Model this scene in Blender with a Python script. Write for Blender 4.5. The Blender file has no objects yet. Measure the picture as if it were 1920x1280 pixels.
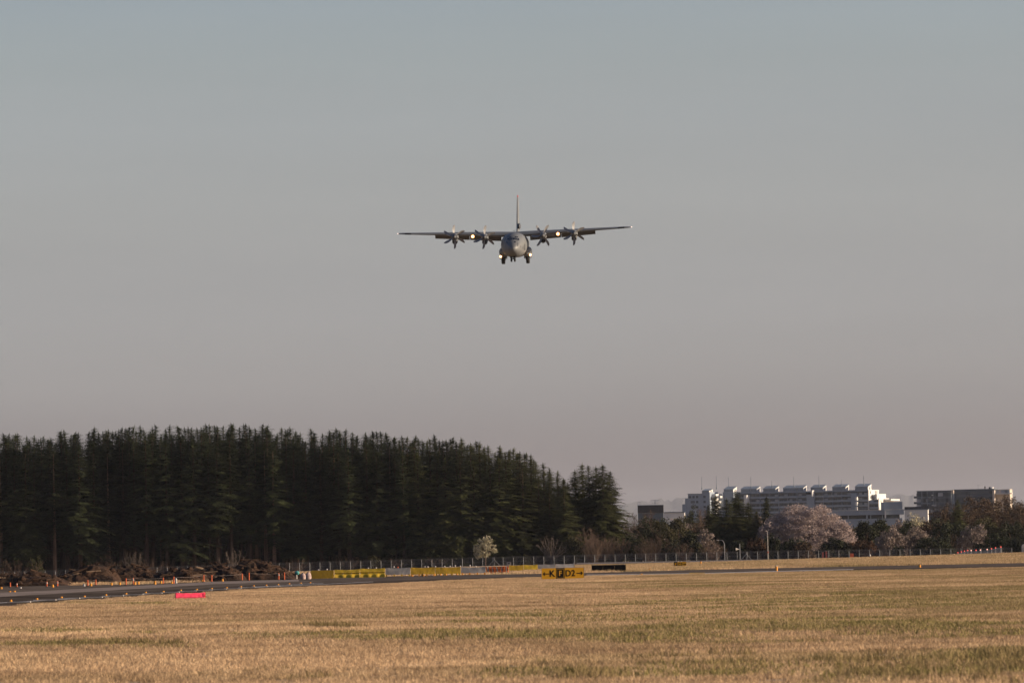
import bpy, math, random
from mathutils import Vector, Matrix, noise
from mathutils.bvhtree import BVHTree
from bisect import bisect

# ------------------------------------------------------------------ camera
SC = bpy.context.scene
COL = SC.collection
FOCAL = 200.0
F = 1920 * FOCAL / 36.0            # focal length in pixels of the 1920 wide photograph
EYE = 1.55
HAZE = 1.6e-5                      # density of the haze per metre
PITCH = math.atan(402.0 / F)
ROLL = math.radians(1.06)
_r, _u, _f = Vector((1, 0, 0)), Vector((0, -math.sin(PITCH), math.cos(PITCH))), Vector((0, math.cos(PITCH), math.sin(PITCH)))
XC = math.cos(ROLL) * _r - math.sin(ROLL) * _u
YC = math.sin(ROLL) * _r + math.cos(ROLL) * _u
cam_data = bpy.data.cameras.new('camera')
cam = bpy.data.objects.new('camera', cam_data)
COL.objects.link(cam)
M = Matrix((XC, YC, -_f)).transposed().to_4x4()
M.translation = Vector((0, 0, EYE))
cam.matrix_world = M
cam_data.lens = FOCAL
cam_data.sensor_width = 36.0
cam_data.clip_start = 1.0
cam_data.clip_end = 60000.0
cam_data.dof.use_dof = True
cam_data.dof.focus_distance = 900.0
cam_data.dof.aperture_fstop = 8.0
SC.camera = cam

# ------------------------------------------------------------------ sky, sun, exposure
SUN_EL, SUN_AZ = math.radians(13.0), math.radians(94.0)      # azimuth clockwise from +Y (the view direction)
world = bpy.data.worlds.new('World')
SC.world = world
world.use_nodes = True
nt = world.node_tree
nt.nodes.clear()
w_out = nt.nodes.new('ShaderNodeOutputWorld')
w_bg = nt.nodes.new('ShaderNodeBackground')
w_sky = nt.nodes.new('ShaderNodeTexSky')
w_sky.sky_type = 'NISHITA'
w_sky.sun_disc = False
w_sky.sun_elevation = SUN_EL
w_sky.sun_rotation = SUN_AZ
w_sky.altitude = 100.0
w_sky.air_density = 1.0
w_sky.dust_density = 0.8
w_sky.ozone_density = 2.5
# the evening haze belt low over the horizon, alike all round: cooler above, a little warmer and dimmer below
w_tc = nt.nodes.new('ShaderNodeTexCoord')
w_sep = nt.nodes.new('ShaderNodeSeparateXYZ')
w_ramp = nt.nodes.new('ShaderNodeValToRGB')
w_mul = nt.nodes.new('ShaderNodeMixRGB')
w_mul.blend_type = 'MULTIPLY'
w_mul.inputs[0].default_value = 1.0
w_map = nt.nodes.new('ShaderNodeMapping')
w_noise = nt.nodes.new('ShaderNodeTexNoise')
w_map.inputs['Scale'].default_value = (7, 7, 62)
w_noise.inputs['Scale'].default_value = 1.0
w_noise.inputs['Detail'].default_value = 3.0
w_nr = nt.nodes.new('ShaderNodeMapRange')
w_nr.inputs[3].default_value = 0.93
w_nr.inputs[4].default_value = 1.08
w_mul2 = nt.nodes.new('ShaderNodeMixRGB')
w_mul2.blend_type = 'MULTIPLY'
w_mul2.inputs[0].default_value = 1.0
SKY_RAMP = [(0.0, (0.48, 0.435, 0.635)), (0.012, (0.482, 0.432, 0.645)), (0.03, (0.745, 0.672, 0.920)), (0.055, (0.900, 0.742, 0.868)), (0.080, (0.990, 0.784, 0.815)), (0.097, (0.995, 0.803, 0.808)), (0.35, (0.88, 0.80, 0.88)), (1.0, (0.72, 0.74, 0.92))]
cr = w_ramp.color_ramp
cr.interpolation = 'CARDINAL'
while len(cr.elements) < len(SKY_RAMP):
    cr.elements.new(0.5)
for e, (p, c) in zip(cr.elements, SKY_RAMP):
    e.position = p
    e.color = (*c, 1)
L = nt.links.new
L(w_tc.outputs['Generated'], w_sep.inputs[0])
L(w_sep.outputs['Z'], w_ramp.inputs[0])
L(w_sky.outputs[0], w_mul.inputs[1])
L(w_ramp.outputs[0], w_mul.inputs[2])
L(w_tc.outputs['Generated'], w_map.inputs[0])
L(w_map.outputs[0], w_noise.inputs[0])
L(w_noise.outputs[0], w_nr.inputs[0])
L(w_mul.outputs[0], w_mul2.inputs[1])
L(w_nr.outputs[0], w_mul2.inputs[2])
L(w_mul2.outputs[0], w_bg.inputs[0])
L(w_bg.outputs[0], w_out.inputs[0])
w_bg.inputs[1].default_value = 0.075

sun_data = bpy.data.lights.new('sun', 'SUN')
sun_data.energy = 5.0
sun_data.angle = math.radians(0.6)
sun_data.color = (1.0, 0.80, 0.58)
sun = bpy.data.objects.new('sun', sun_data)
COL.objects.link(sun)
TO_SUN = Vector((math.sin(SUN_AZ) * math.cos(SUN_EL), math.cos(SUN_AZ) * math.cos(SUN_EL), math.sin(SUN_EL)))
sun.rotation_euler = TO_SUN.to_track_quat('Z', 'Y').to_euler()
sun.location = (60, -20, 60)

SC.render.engine = 'CYCLES'
SC.cycles.use_denoising = True
SC.cycles.max_bounces = 6
SC.cycles.volume_bounces = 0
SC.cycles.transparent_max_bounces = 8
vs = SC.view_settings
vs.view_transform = 'Standard'
vs.look = 'None'
vs.gamma = 1.0
vs.exposure = 0.9
vs.use_curve_mapping = False

# ------------------------------------------------------------------ helpers
def ray(px, py):
    return (XC * ((px - 960) / F) + YC * ((640 - py) / F) + _f)

def at(px, py, depth):
    """world point at world depth y=depth seen at pixel px,py of the photograph"""
    d = ray(px, py)
    return Vector((0, 0, EYE)) + d * (depth / d.y)

def hit(px, py, z=0.0):
    d = ray(px, py)
    return Vector((0, 0, EYE)) + d * ((z - EYE) / d.z)

def sstep(a, b, x):
    t = max(0.0, min(1.0, (x - a) / (b - a)))
    return t * t * (3 - 2 * t)

def lin(pts, x):
    if x <= pts[0][0]: return pts[0][1]
    for (a, b), (c, d) in zip(pts, pts[1:]):
        if x <= c:
            return b + (d - b) * (x - a) / (c - a)
    return pts[-1][1]

def tag(o, label=None, cat=None, group=None, kind=None):
    if label: o['label'] = label
    if cat: o['category'] = cat
    if group: o['group'] = group
    if kind: o['kind'] = kind
    return o

def empty(name, loc, rz=0.0, label=None, cat=None, group=None):
    o = bpy.data.objects.new(name, None)
    o.location = loc
    o.rotation_euler = (0, 0, rz)
    o.empty_display_size = 0.5
    COL.objects.link(o)
    return tag(o, label, cat, group)

def link(name, mesh, parent=None, loc=(0, 0, 0), rot=(0, 0, 0), scale=None):
    o = bpy.data.objects.new(name, mesh)
    o.location = loc
    o.rotation_euler = rot
    if scale is not None: o.scale = scale
    if parent is not None: o.parent = parent
    COL.objects.link(o)
    return o

class MB:
    """collects shapes into one mesh"""
    def __init__(s): s.v, s.f = [], []
    def add(s, vs_, fs):
        n = len(s.v)
        s.v.extend(vs_)
        s.f.extend([tuple(i + n for i in f) for f in fs])
    def box(s, c, d, rz=0.0, top=1.0):
        cx, cy, cz = c
        hx, hy, hz = d[0] / 2, d[1] / 2, d[2] / 2
        co, si = math.cos(rz), math.sin(rz)
        p = []
        for z, k in ((-hz, 1.0), (hz, top)):
            for x, y in ((-hx, -hy), (hx, -hy), (hx, hy), (-hx, hy)):
                x, y = x * k, y * k
                p.append((cx + x * co - y * si, cy + x * si + y * co, cz + z))
        s.add(p, [(3, 2, 1, 0), (4, 5, 6, 7), (0, 1, 5, 4), (1, 2, 6, 5), (2, 3, 7, 6), (3, 0, 4, 7)])
    def tube(s, p0, p1, r0, r1=None, n=6, cap=True):
        p0, p1 = Vector(p0), Vector(p1)
        r1 = r0 if r1 is None else r1
        d = (p1 - p0)
        if d.length < 1e-6: return
        d.normalize()
        a = d.orthogonal().normalized()
        b = d.cross(a)
        p = []
        for c, r in ((p0, r0), (p1, r1)):
            for i in range(n):
                t = 2 * math.pi * i / n
                p.append(tuple(c + (a * math.cos(t) + b * math.sin(t)) * r))
        fs = [(i, (i + 1) % n, n + (i + 1) % n, n + i) for i in range(n)]
        if cap: fs += [tuple(range(n))[::-1], tuple(range(n, 2 * n))]
        s.add(p, fs)
    def path(s, pts, rad, n=6):
        for (a, b), (ra, rb) in zip(zip(pts, pts[1:]), zip(rad, rad[1:])):
            s.tube(a, b, ra, rb, n)
    def loft(s, rings, cap=True, close=True):
        n = len(rings[0])
        v = [tuple(p) for r in rings for p in r]
        fs = []
        for k in range(len(rings) - 1):
            for i in range(n if close else n - 1):
                j = (i + 1) % n
                fs.append((k * n + i, k * n + j, (k + 1) * n + j, (k + 1) * n + i))
        if cap:
            fs.append(tuple(range(n))[::-1])
            fs.append(tuple(range((len(rings) - 1) * n, len(rings) * n)))
        s.add(v, fs)
    def prism(s, poly, y0, y1):
        """polygon in x,z extruded along y"""
        s.loft([[(x, y0, z) for x, z in poly], [(x, y1, z) for x, z in poly]])
    def tri(s, a, b, c): s.add([tuple(a), tuple(b), tuple(c)], [(0, 1, 2)])
    def quad(s, a, b, c, d): s.add([tuple(a), tuple(b), tuple(c), tuple(d)], [(0, 1, 2, 3)])
    def mesh(s, name, mat, smooth=False, recalc=True):
        m = bpy.data.meshes.new(name)
        m.from_pydata(s.v, [], s.f)
        if mat: m.materials.append(mat)
        if recalc:
            import bmesh
            bm = bmesh.new()
            bm.from_mesh(m)
            bmesh.ops.recalc_face_normals(bm, faces=bm.faces)
            bm.to_mesh(m)
            bm.free()
        if smooth:
            m.polygons.foreach_set('use_smooth', [True] * len(m.polygons))
            try: m.set_sharp_from_angle(angle=math.radians(40))
            except Exception: pass
        m.update()
        return m
    def build(s, name, mat, parent=None, loc=(0, 0, 0), rot=(0, 0, 0), smooth=False, recalc=True):
        return link(name, s.mesh(name, mat, smooth, recalc), parent, loc, rot)

# ------------------------------------------------------------------ materials
def mat(name, col, rough=0.7, var=0.0, scale=1.0, col2=None, bump=0.0, bscale=None, rnd=0.0, metal=0.0, coords='Object', spec=0.3, trans=0.0, detail=4.0, stretch=None):
    m = bpy.data.materials.new(name)
    m.use_nodes = True
    t = m.node_tree
    b = t.nodes['Principled BSDF']
    b.inputs['Roughness'].default_value = rough
    b.inputs['Metallic'].default_value = metal
    b.inputs['Specular IOR Level'].default_value = spec
    b.inputs['Base Color'].default_value = (*col, 1)
    src = None
    if var or col2 or bump or rnd:
        tc = t.nodes.new('ShaderNodeTexCoord')
        out = tc.outputs['Object']
        if coords == 'World':
            g = t.nodes.new('ShaderNodeNewGeometry')
            out = g.outputs['Position']
        if stretch:
            mp = t.nodes.new('ShaderNodeMapping')
            mp.inputs['Scale'].default_value = stretch
            t.links.new(out, mp.inputs[0])
            out = mp.outputs[0]
        nz = t.nodes.new('ShaderNodeTexNoise')
        nz.inputs['Scale'].default_value = scale
        nz.inputs['Detail'].default_value = detail
        t.links.new(out, nz.inputs['Vector'])
        rp = t.nodes.new('ShaderNodeValToRGB')
        c2 = col2 or tuple(c * (1 - var) for c in col)
        c1 = col if col2 else tuple(c * (1 + var) for c in col)
        rp.color_ramp.elements[0].position, rp.color_ramp.elements[0].color = 0.35, (*c2, 1)
        rp.color_ramp.elements[1].position, rp.color_ramp.elements[1].color = 0.65, (*c1, 1)
        t.links.new(nz.outputs[0], rp.inputs[0])
        src = rp.outputs[0]
        if rnd:
            oi = t.nodes.new('ShaderNodeObjectInfo')
            mr = t.nodes.new('ShaderNodeMapRange')
            mr.inputs[3].default_value, mr.inputs[4].default_value = 1 - rnd, 1 + rnd
            t.links.new(oi.outputs['Random'], mr.inputs[0])
            mx = t.nodes.new('ShaderNodeMixRGB')
            mx.blend_type = 'MULTIPLY'
            mx.inputs[0].default_value = 1
            t.links.new(src, mx.inputs[1])
            t.links.new(mr.outputs[0], mx.inputs[2])
            src = mx.outputs[0]
        t.links.new(src, b.inputs['Base Color'])
        if bump:
            n2 = t.nodes.new('ShaderNodeTexNoise')
            n2.inputs['Scale'].default_value = bscale or scale * 4
            n2.inputs['Detail'].default_value = 5
            t.links.new(out, n2.inputs['Vector'])
            bp = t.nodes.new('ShaderNodeBump')
            bp.inputs['Strength'].default_value = bump
            bp.inputs['Distance'].default_value = 0.1
            t.links.new(n2.outputs[0], bp.inputs['Height'])
            t.links.new(bp.outputs[0], b.inputs['Normal'])
    if trans:
        tr = t.nodes.new('ShaderNodeBsdfTranslucent')
        tr.inputs[0].default_value = (*col, 1)
        if src: t.links.new(src, tr.inputs[0])
        ms = t.nodes.new('ShaderNodeMixShader')
        ms.inputs[0].default_value = trans
        t.links.new(b.outputs[0], ms.inputs[1])
        t.links.new(tr.outputs[0], ms.inputs[2])
        t.links.new(ms.outputs[0], t.nodes['Material Output'].inputs[0])
    return m

def emit(name, col, strength):
    m = bpy.data.materials.new(name)
    m.use_nodes = True
    b = m.node_tree.nodes['Principled BSDF']
    b.inputs['Base Color'].default_value = (*col, 1)
    b.inputs['Emission Color'].default_value = (*col, 1)
    b.inputs['Emission Strength'].default_value = strength
    return m

def grass_mat(name, blades):
    """straw with greener and browner patches laid out over the field by world position"""
    m = bpy.data.materials.new(name)
    m.use_nodes = True
    t = m.node_tree
    b = t.nodes['Principled BSDF']
    b.inputs['Roughness'].default_value = 0.8
    b.inputs['Specular IOR Level'].default_value = 0.15
    g = t.nodes.new('ShaderNodeNewGeometry')
    def nz(scale, detail, off=0.0):
        mp = t.nodes.new('ShaderNodeMapping')
        mp.inputs['Location'].default_value = (off, off * 1.7, 0)
        mp.inputs['Scale'].default_value = (1, 1, 0)
        t.links.new(g.outputs['Position'], mp.inputs[0])
        n = t.nodes.new('ShaderNodeTexNoise')
        n.inputs['Scale'].default_value = scale
        n.inputs['Detail'].default_value = detail
        t.links.new(mp.outputs[0], n.inputs['Vector'])
        return n.outputs[0]
    def ramp(src, stops):
        r = t.nodes.new('ShaderNodeValToRGB')
        while len(r.color_ramp.elements) < len(stops): r.color_ramp.elements.new(0.5)
        for e, (p, c) in zip(r.color_ramp.elements, stops):
            e.position, e.color = p, (*c, 1) if len(c) == 3 else c
        t.links.new(src, r.inputs[0])
        return r.outputs[0]
    def mix(f, a, c):
        x = t.nodes.new('ShaderNodeMixRGB')
        t.links.new(f, x.inputs[0])
        t.links.new(a, x.inputs[1])
        if isinstance(c, tuple): x.inputs[2].default_value = (*c, 1)
        else: t.links.new(c, x.inputs[2])
        return x.outputs[0]
    broad = ramp(nz(0.05, 5, 77.0), [(0.33, (0.80, 0.78, 0.76)), (0.66, (1.16, 1.16, 1.15))])
    straw = ramp(nz(0.9, 6), [(0.30, (0.36, 0.245, 0.142)), (0.5, (0.49, 0.342, 0.205)), (0.70, (0.60, 0.437, 0.272))])
    fine = ramp(nz(9.0, 2, 4.0), [(0.35, (0.72, 0.72, 0.72)), (0.65, (1.2, 1.2, 1.2))])
    mm = t.nodes.new('ShaderNodeMixRGB')
    mm.blend_type = 'MULTIPLY'
    mm.inputs[0].default_value = 1.0
    t.links.new(straw, mm.inputs[1])
    t.links.new(fine, mm.inputs[2])
    m2 = t.nodes.new('ShaderNodeMixRGB')
    m2.blend_type = 'MULTIPLY'
    m2.inputs[0].default_value = 1.0
    t.links.new(mm.outputs[0], m2.inputs[1])
    t.links.new(broad, m2.inputs[2])
    mm = m2
    # green patches, commoner to the right of the field
    sx = t.nodes.new('ShaderNodeSeparateXYZ')
    t.links.new(g.outputs['Position'], sx.inputs[0])
    dv = t.nodes.new('ShaderNodeMath'); dv.operation = 'DIVIDE'
    t.links.new(sx.outputs['X'], dv.inputs[0]); t.links.new(sx.outputs['Y'], dv.inputs[1])
    bias = t.nodes.new('ShaderNodeMapRange')
    bias.inputs[1].default_value, bias.inputs[2].default_value = -0.03, 0.05
    bias.inputs[3].default_value, bias.inputs[4].default_value = -0.075, 0.05
    t.links.new(sx.outputs['X'], bias.inputs[0])
    bias.inputs[1].default_value, bias.inputs[2].default_value = -6.0, 9.0
    ad = t.nodes.new('ShaderNodeMath'); ad.operation = 'ADD'
    t.links.new(nz(0.085, 7, 13.0), ad.inputs[0]); t.links.new(bias.outputs[0], ad.inputs[1])
    gm = ramp(ad.outputs[0], [(0.46, (0, 0, 0)), (0.66, (0.65, 0.65, 0.65))])
    green = ramp(nz(1.7, 4, 31.0), [(0.35, (0.085, 0.078, 0.020)), (0.65, (0.19, 0.15, 0.05))])
    c = mix(gm, mm.outputs[0], green)
    bm_ = ramp(nz(0.23, 5, 57.0), [(0.52, (0, 0, 0)), (0.70, (0.7, 0.7, 0.7))])
    c = mix(bm_, c, (0.17, 0.105, 0.055))
    if blades:
        oi = t.nodes.new('ShaderNodeAttribute')
        oi.attribute_name = 'tone'
        mr = t.nodes.new('ShaderNodeMapRange')
        mr.inputs[3].default_value, mr.inputs[4].default_value = 0.65, 1.35
        t.links.new(oi.outputs['Fac'], mr.inputs[0])
        x = t.nodes.new('ShaderNodeMixRGB')
        x.blend_type = 'MULTIPLY'
        x.inputs[0].default_value = 1
        t.links.new(c, x.inputs[1])
        t.links.new(mr.outputs[0], x.inputs[2])
        c = x.outputs[0]
    t.links.new(c, b.inputs['Base Color'])
    if blades:
        tr = t.nodes.new('ShaderNodeBsdfTranslucent')
        t.links.new(c, tr.inputs[0])
        ms = t.nodes.new('ShaderNodeMixShader')
        ms.inputs[0].default_value = 0.3
        t.links.new(b.outputs[0], ms.inputs[1])
        t.links.new(tr.outputs[0], ms.inputs[2])
        t.links.new(ms.outputs[0], t.nodes['Material Output'].inputs[0])
    else:
        bp = t.nodes.new('ShaderNodeBump')
        bp.inputs['Strength'].default_value = 0.7
        bp.inputs['Distance'].default_value = 0.08
        t.links.new(nz(7.0, 6, 3.0), bp.inputs['Height'])
        t.links.new(bp.outputs[0], b.inputs['Normal'])
    return m

random.seed(7)
MAT = dict(
    grass=grass_mat('dry_grass_ground', False),
    blade=grass_mat('dry_grass_blades', True),
    asphalt=mat('worn_asphalt', (0.105, 0.085, 0.070), 0.95, 0.28, 0.35, coords='World', stretch=(1, 0.25, 1), spec=0.0),
    asphalt_dark=mat('dark_asphalt', (0.072, 0.058, 0.048), 0.95, 0.3, 0.3, coords='World', stretch=(1, 0.3, 1), spec=0.0),
    asphalt_pale=mat('pale_worn_lane', (0.22, 0.18, 0.155), 0.95, 0.2, 0.4, coords='World', stretch=(1, 0.3, 1), spec=0.0),
    gravel=mat('gravel_strip', (0.115, 0.092, 0.075), 0.95, 0.3, 0.8, coords='World', bump=0.5, bscale=6),
    paint_yellow=mat('yellow_road_paint', (0.42, 0.24, 0.03), 0.7, 0.25, 2.0),
    paint_white=mat('white_road_paint', (0.42, 0.38, 0.34), 0.7, 0.35, 0.7, coords='World'),
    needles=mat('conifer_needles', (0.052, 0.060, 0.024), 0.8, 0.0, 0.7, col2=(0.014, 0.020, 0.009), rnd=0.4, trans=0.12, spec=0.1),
    needles_sunlit=mat('sunlit_tint_needles', (0.100, 0.102, 0.036), 0.8, 0.0, 0.7, col2=(0.022, 0.028, 0.010), rnd=0.35, trans=0.12, spec=0.1),  # lighter copy of the needles; sunlight on the outer trees put into the colour
    bark=mat('conifer_bark', (0.070, 0.048, 0.036), 0.9, 0.35, 1.2, stretch=(1, 1, 0.2), spec=0.1),
    bark_pale=mat('pale_bark', (0.15, 0.10, 0.072), 0.9, 0.35, 1.2, stretch=(1, 1, 0.2), spec=0.1),
    twig=mat('bare_brown_twigs', (0.098, 0.066, 0.048), 0.9, 0.3, 0.5, spec=0.1, rnd=0.15),
    twig_grey=mat('bare_grey_twigs', (0.125, 0.098, 0.080), 0.9, 0.3, 0.5, spec=0.1),
    leaf_dark=mat('dark_evergreen_leaves', (0.030, 0.034, 0.013), 0.7, 0, 0.4, col2=(0.014, 0.017, 0.008), trans=0.1, spec=0.15, rnd=0.2),
    weed=mat('olive_weeds', (0.28, 0.225, 0.092), 0.8, 0, 1.5, col2=(0.14, 0.120, 0.042), trans=0.25, spec=0.1, coords='World'),
    tussock=mat('brown_olive_tussock', (0.30, 0.22, 0.11), 0.8, 0, 2.5, col2=(0.12, 0.095, 0.035), trans=0.25, spec=0.1, coords='World'),
    leaf_mid=mat('mid_green_leaves', (0.060, 0.052, 0.019), 0.75, 0, 0.4, col2=(0.026, 0.026, 0.011), trans=0.15, spec=0.15, rnd=0.2),
    leaf_red=mat('reddish_brown_leaves', (0.085, 0.040, 0.022), 0.8, 0, 0.3, col2=(0.032, 0.021, 0.013), trans=0.1, spec=0.1),
    leaf_brown=mat('brown_oak_foliage', (0.088, 0.058, 0.037), 0.85, 0, 0.3, col2=(0.045, 0.031, 0.021), trans=0.1, spec=0.1, rnd=0.15),
    petal=mat('cherry_blossom_petals', (0.41, 0.330, 0.300), 0.8, 0, 0.45, col2=(0.28, 0.220, 0.205), trans=0.25, spec=0.1),
    petal_white=mat('white_blossom_petals', (0.40, 0.365, 0.26), 0.8, 0, 0.6, col2=(0.27, 0.245, 0.165), trans=0.25, spec=0.1),
    petal_dim=mat('dim_pinkish_blossom', (0.235, 0.190, 0.165), 0.8, 0, 0.5, col2=(0.13, 0.10, 0.086), trans=0.2, spec=0.1, rnd=0.12),
    earth=mat('dark_turned_earth', (0.050, 0.028, 0.018), 0.95, 0.0, 0.9, col2=(0.012, 0.009, 0.007), bump=0.9, bscale=3.0, spec=0.1),
    log=mat('cut_wood', (0.20, 0.135, 0.088), 0.9, 0.35, 1.5, spec=0.1),
    root=mat('dark_roots', (0.055, 0.033, 0.022), 0.9, 0.3, 1.5, spec=0.1),
    steel=mat('galvanised_steel', (0.20, 0.205, 0.21), 0.5, 0.15, 3.0, metal=0.3),
    wire=mat('fence_wire', (0.20, 0.20, 0.21), 0.6, 0.1, 1.0, metal=0.3),
    orange=mat('orange_plastic', (0.45, 0.085, 0.022), 0.65, 0.12, 4.0),
    orange_net=mat('orange_barricade_plastic', (0.70, 0.19, 0.055), 0.6, 0.2, 3.0),
    amber=mat('amber_plastic', (0.50, 0.20, 0.015), 0.6, 0.1, 6.0),
    sack=mat('pinkish_sack_cloth', (0.40, 0.30, 0.27), 0.8, 0, 5.0, col2=(0.22, 0.15, 0.14)),
    white=mat('white_plastic', (0.36, 0.33, 0.30), 0.5, 0.08, 3.0),
    concrete=mat('pale_concrete', (0.27, 0.245, 0.22), 0.85, 0.2, 2.0),
    sheet_yellow=mat('yellow_tarpaulin', (0.36, 0.215, 0.012), 0.6, 0.15, 1.5, bump=0.25, bscale=4),
    sheet_yellow2=mat('pale_yellow_tarpaulin', (0.44, 0.285, 0.02), 0.6, 0.15, 1.5, bump=0.25, bscale=4),
    sheet_grey=mat('grey_mesh_sheet', (0.20, 0.185, 0.17), 0.8, 0.18, 1.5, bump=0.25, bscale=4),
    sheet_pale=mat('pale_mesh_sheet', (0.30, 0.275, 0.25), 0.8, 0.18, 1.5, bump=0.25, bscale=4),
    rope=mat('rope', (0.15, 0.12, 0.11), 0.8, 0.1, 3.0),
    teal=mat('teal_cloth', (0.06, 0.25, 0.24), 0.7, 0.1, 3.0),
    sign_yellow=mat('yellow_sign_face', (0.46, 0.23, 0.003), 0.55, 0.06, 2.0),
    sign_black=mat('black_sign_face', (0.012, 0.011, 0.010), 0.8, 0.1, 2.0, spec=0.05),
    board_black=mat('black_board_back', (0.006, 0.006, 0.007), 0.9, 0.2, 2.0, spec=0.03),
    pink=mat('pinkish_red_cloth', (0.66, 0.036, 0.10), 0.6, 0.08, 3.0, bump=0.2, bscale=8),
    pink_dark=mat('dark_pink_stripe', (0.50, 0.03, 0.09), 0.6, 0.08, 3.0),
    box_orange=mat('orange_painted_metal', (0.42, 0.085, 0.035), 0.6, 0.1, 3.0),
    post_red=mat('red_painted_post', (0.24, 0.05, 0.035), 0.6, 0.1, 3.0),
    plane=mat('grey_aircraft_paint', (0.118, 0.125, 0.130), 0.5, 0.10, 0.6, bump=0.03, bscale=3),
    plane_dark=mat('dark_grey_aircraft_paint', (0.060, 0.063, 0.068), 0.5, 0.12, 0.8),
    radome=mat('radome_paint', (0.112, 0.116, 0.121), 0.5, 0.05, 0.8),
    glass=mat('cockpit_glass', (0.012, 0.014, 0.017), 0.08, 0.1, 1.0, spec=0.8),
    blade_grey=mat('propeller_blade_paint', (0.16, 0.16, 0.165), 0.5, 0.1, 2.0),
    tyre=mat('tyre_rubber', (0.018, 0.017, 0.016), 0.85, 0.15, 3.0),
    boot=mat('black_deicing_boot', (0.012, 0.012, 0.013), 0.6, 0.1, 2.0),
    red_mark=mat('red_fin_cap', (0.40, 0.05, 0.04), 0.5, 0.1, 2.0),
    wall_white=mat('white_building_paint', (0.50, 0.49, 0.47), 0.8, 0.05, 0.3),
    wall_grey_shade=mat('grey_paint_shade_tint', (0.205, 0.24, 0.285), 0.8, 0.06, 0.3),  # bluish grey copy of the white; skylit shade is put into the colour
    wall_slate=mat('slate_grey_cladding', (0.065, 0.082, 0.105), 0.7, 0.15, 0.25),
    wall_beige=mat('beige_building_paint', (0.42, 0.36, 0.30), 0.8, 0.08, 0.3),
    roof_grey=mat('grey_roof_sheet', (0.17, 0.20, 0.23), 0.6, 0.08, 0.4),
    window=mat('far_window_glass', (0.045, 0.056, 0.072), 0.15, 0.2, 0.5, spec=0.6),
    curtain=mat('pale_curtained_window', (0.30, 0.31, 0.33), 0.5, 0.1, 0.5),
    recess_shade=mat('shade_dark_loggia_wall', (0.080, 0.096, 0.120), 0.8, 0.1, 0.3),  # balcony recess darkened; its shade is painted into the wall colour
    dark_rib=mat('dark_ribbed_sheet', (0.045, 0.043, 0.046), 0.7, 0.2, 0.6),
    hill=mat('wooded_hill', (0.06, 0.06, 0.045), 0.95, 0.3, 0.004, coords='World'),
    lamp_warm=emit('landing_lamp', (1.0, 0.62, 0.28), 6.0),
    lamp_glow=emit('painted_lamp_glow', (1.0, 0.42, 0.12), 0.9),  # emission ring painting the orange glare round the lens
    lamp_tip=emit('wing_tip_lamp', (1.0, 0.72, 0.58), 1.2),
    lamp_red=emit('red_obstruction_lamp', (1.0, 0.10, 0.07), 0.4),
    lamp_pale=emit('pale_obstruction_lamp', (1.0, 0.50, 0.38), 0.6),
)
# ------------------------------------------------------------------ ground, taxiway
NEAR = [hit(px, py) for px, py in ((-260, 1167), (-120, 1151), (0, 1137), (230, 1122), (460, 1106), (583, 1100.6), (700, 1095.5), (815, 1089.8), (940, 1084.5), (1100, 1079.5), (1320, 1076), (1600, 1070), (1920, 1063.5), (2150, 1060))]
FAR = [hit(px, py) for px, py in ((-260, 1104.5), (-120, 1102), (0, 1099), (230, 1095.5), (460, 1087.6), (583, 1083.9), (700, 1080.6), (815, 1078), (940, 1076.5), (1100, 1073.5), (1320, 1067.5), (1600, 1061.5), (1920, 1055), (2150, 1051))]
near_pts = [(p.x, p.y) for p in NEAR]
far_pts = [(p.x, p.y) for p in FAR]
def near_edge(x): return lin(near_pts, x)
def far_edge(x): return lin(far_pts, x)

FENCE_GROUND = [(-60, -1.4), (90, -1.22), (394, -.82), (602, -.58), (889, -.30), (1200, -.15), (1454, -.09), (1800, -.26), (1960, -.3)]
def ground_z(x, y):
    """gentle swells of the field; flat along the taxiway and beyond, with a low rise beyond it on the right"""
    if y < 20: return 0.0
    ne = near_edge(x)
    z = 0.0
    if y > 560:      # the ground by the fence lies lower, most of all on the left
        z = lin(FENCE_GROUND, 960 + x / y * F) * sstep(560, 1080, y) * (1 - sstep(1500, 2200, y))
    if y < ne:
        k = sstep(0, 40, ne - y) * sstep(20, 60, y)
        z += k * (0.10 * noise.noise((x * 0.035, y * 0.02, 1.0)) + 0.07 * noise.noise((x * 0.09 + 7, y * 0.05, 4.0)))
    z += 0.80 * sstep(18, 95, x) * sstep(560, 820, y) * (1 - sstep(930, 1100, y))
    return z

ys = [-150, -20, 20, 35, 45, 55]
y = 60.0
while y < 560: ys.append(y); y *= 1.018
while y < 1115: ys.append(y); y *= 1.03
ys += [1115, 1250, 1400, 1600, 1900, 2200, 4000, 8000, 16000, 30000, 41950]
us = [-1 + 2 * i / 60 for i in range(61)]
g = MB()
rows = []
for yy in ys:
    w = 0.13 * max(yy, 60) + 12
    w = min(w, 4700)
    rows.append([(-4900, yy, 0.0)] + [(u * w, yy, ground_z(u * w, yy)) for u in us] + [(4900, yy, 0.0)])
g.loft(rows, cap=False, close=False)
tag(g.build('ground', MAT['grass'], recalc=False, smooth=True), kind='structure')

def strip(name, a, b, mt, z, n=60, kind='structure'):
    """sheet between two polylines over the ground"""
    mb = MB()
    ra, rb = [], []
    x0, x1 = max(a[0][0], b[0][0]) if False else a[0][0], a[-1][0]
    for i in range(n + 1):
        t = i / n
        def on(pts):
            k = t * (len(pts) - 1)
            j = min(int(k), len(pts) - 2)
            q = k - j
            return (pts[j][0] * (1 - q) + pts[j + 1][0] * q, pts[j][1] * (1 - q) + pts[j + 1][1] * q, z)
        ra.append(on(a)); rb.append(on(b))
    mb.loft([ra, rb], cap=False, close=False)
    return tag(mb.build(name, mt, recalc=False), kind=kind)

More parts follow.
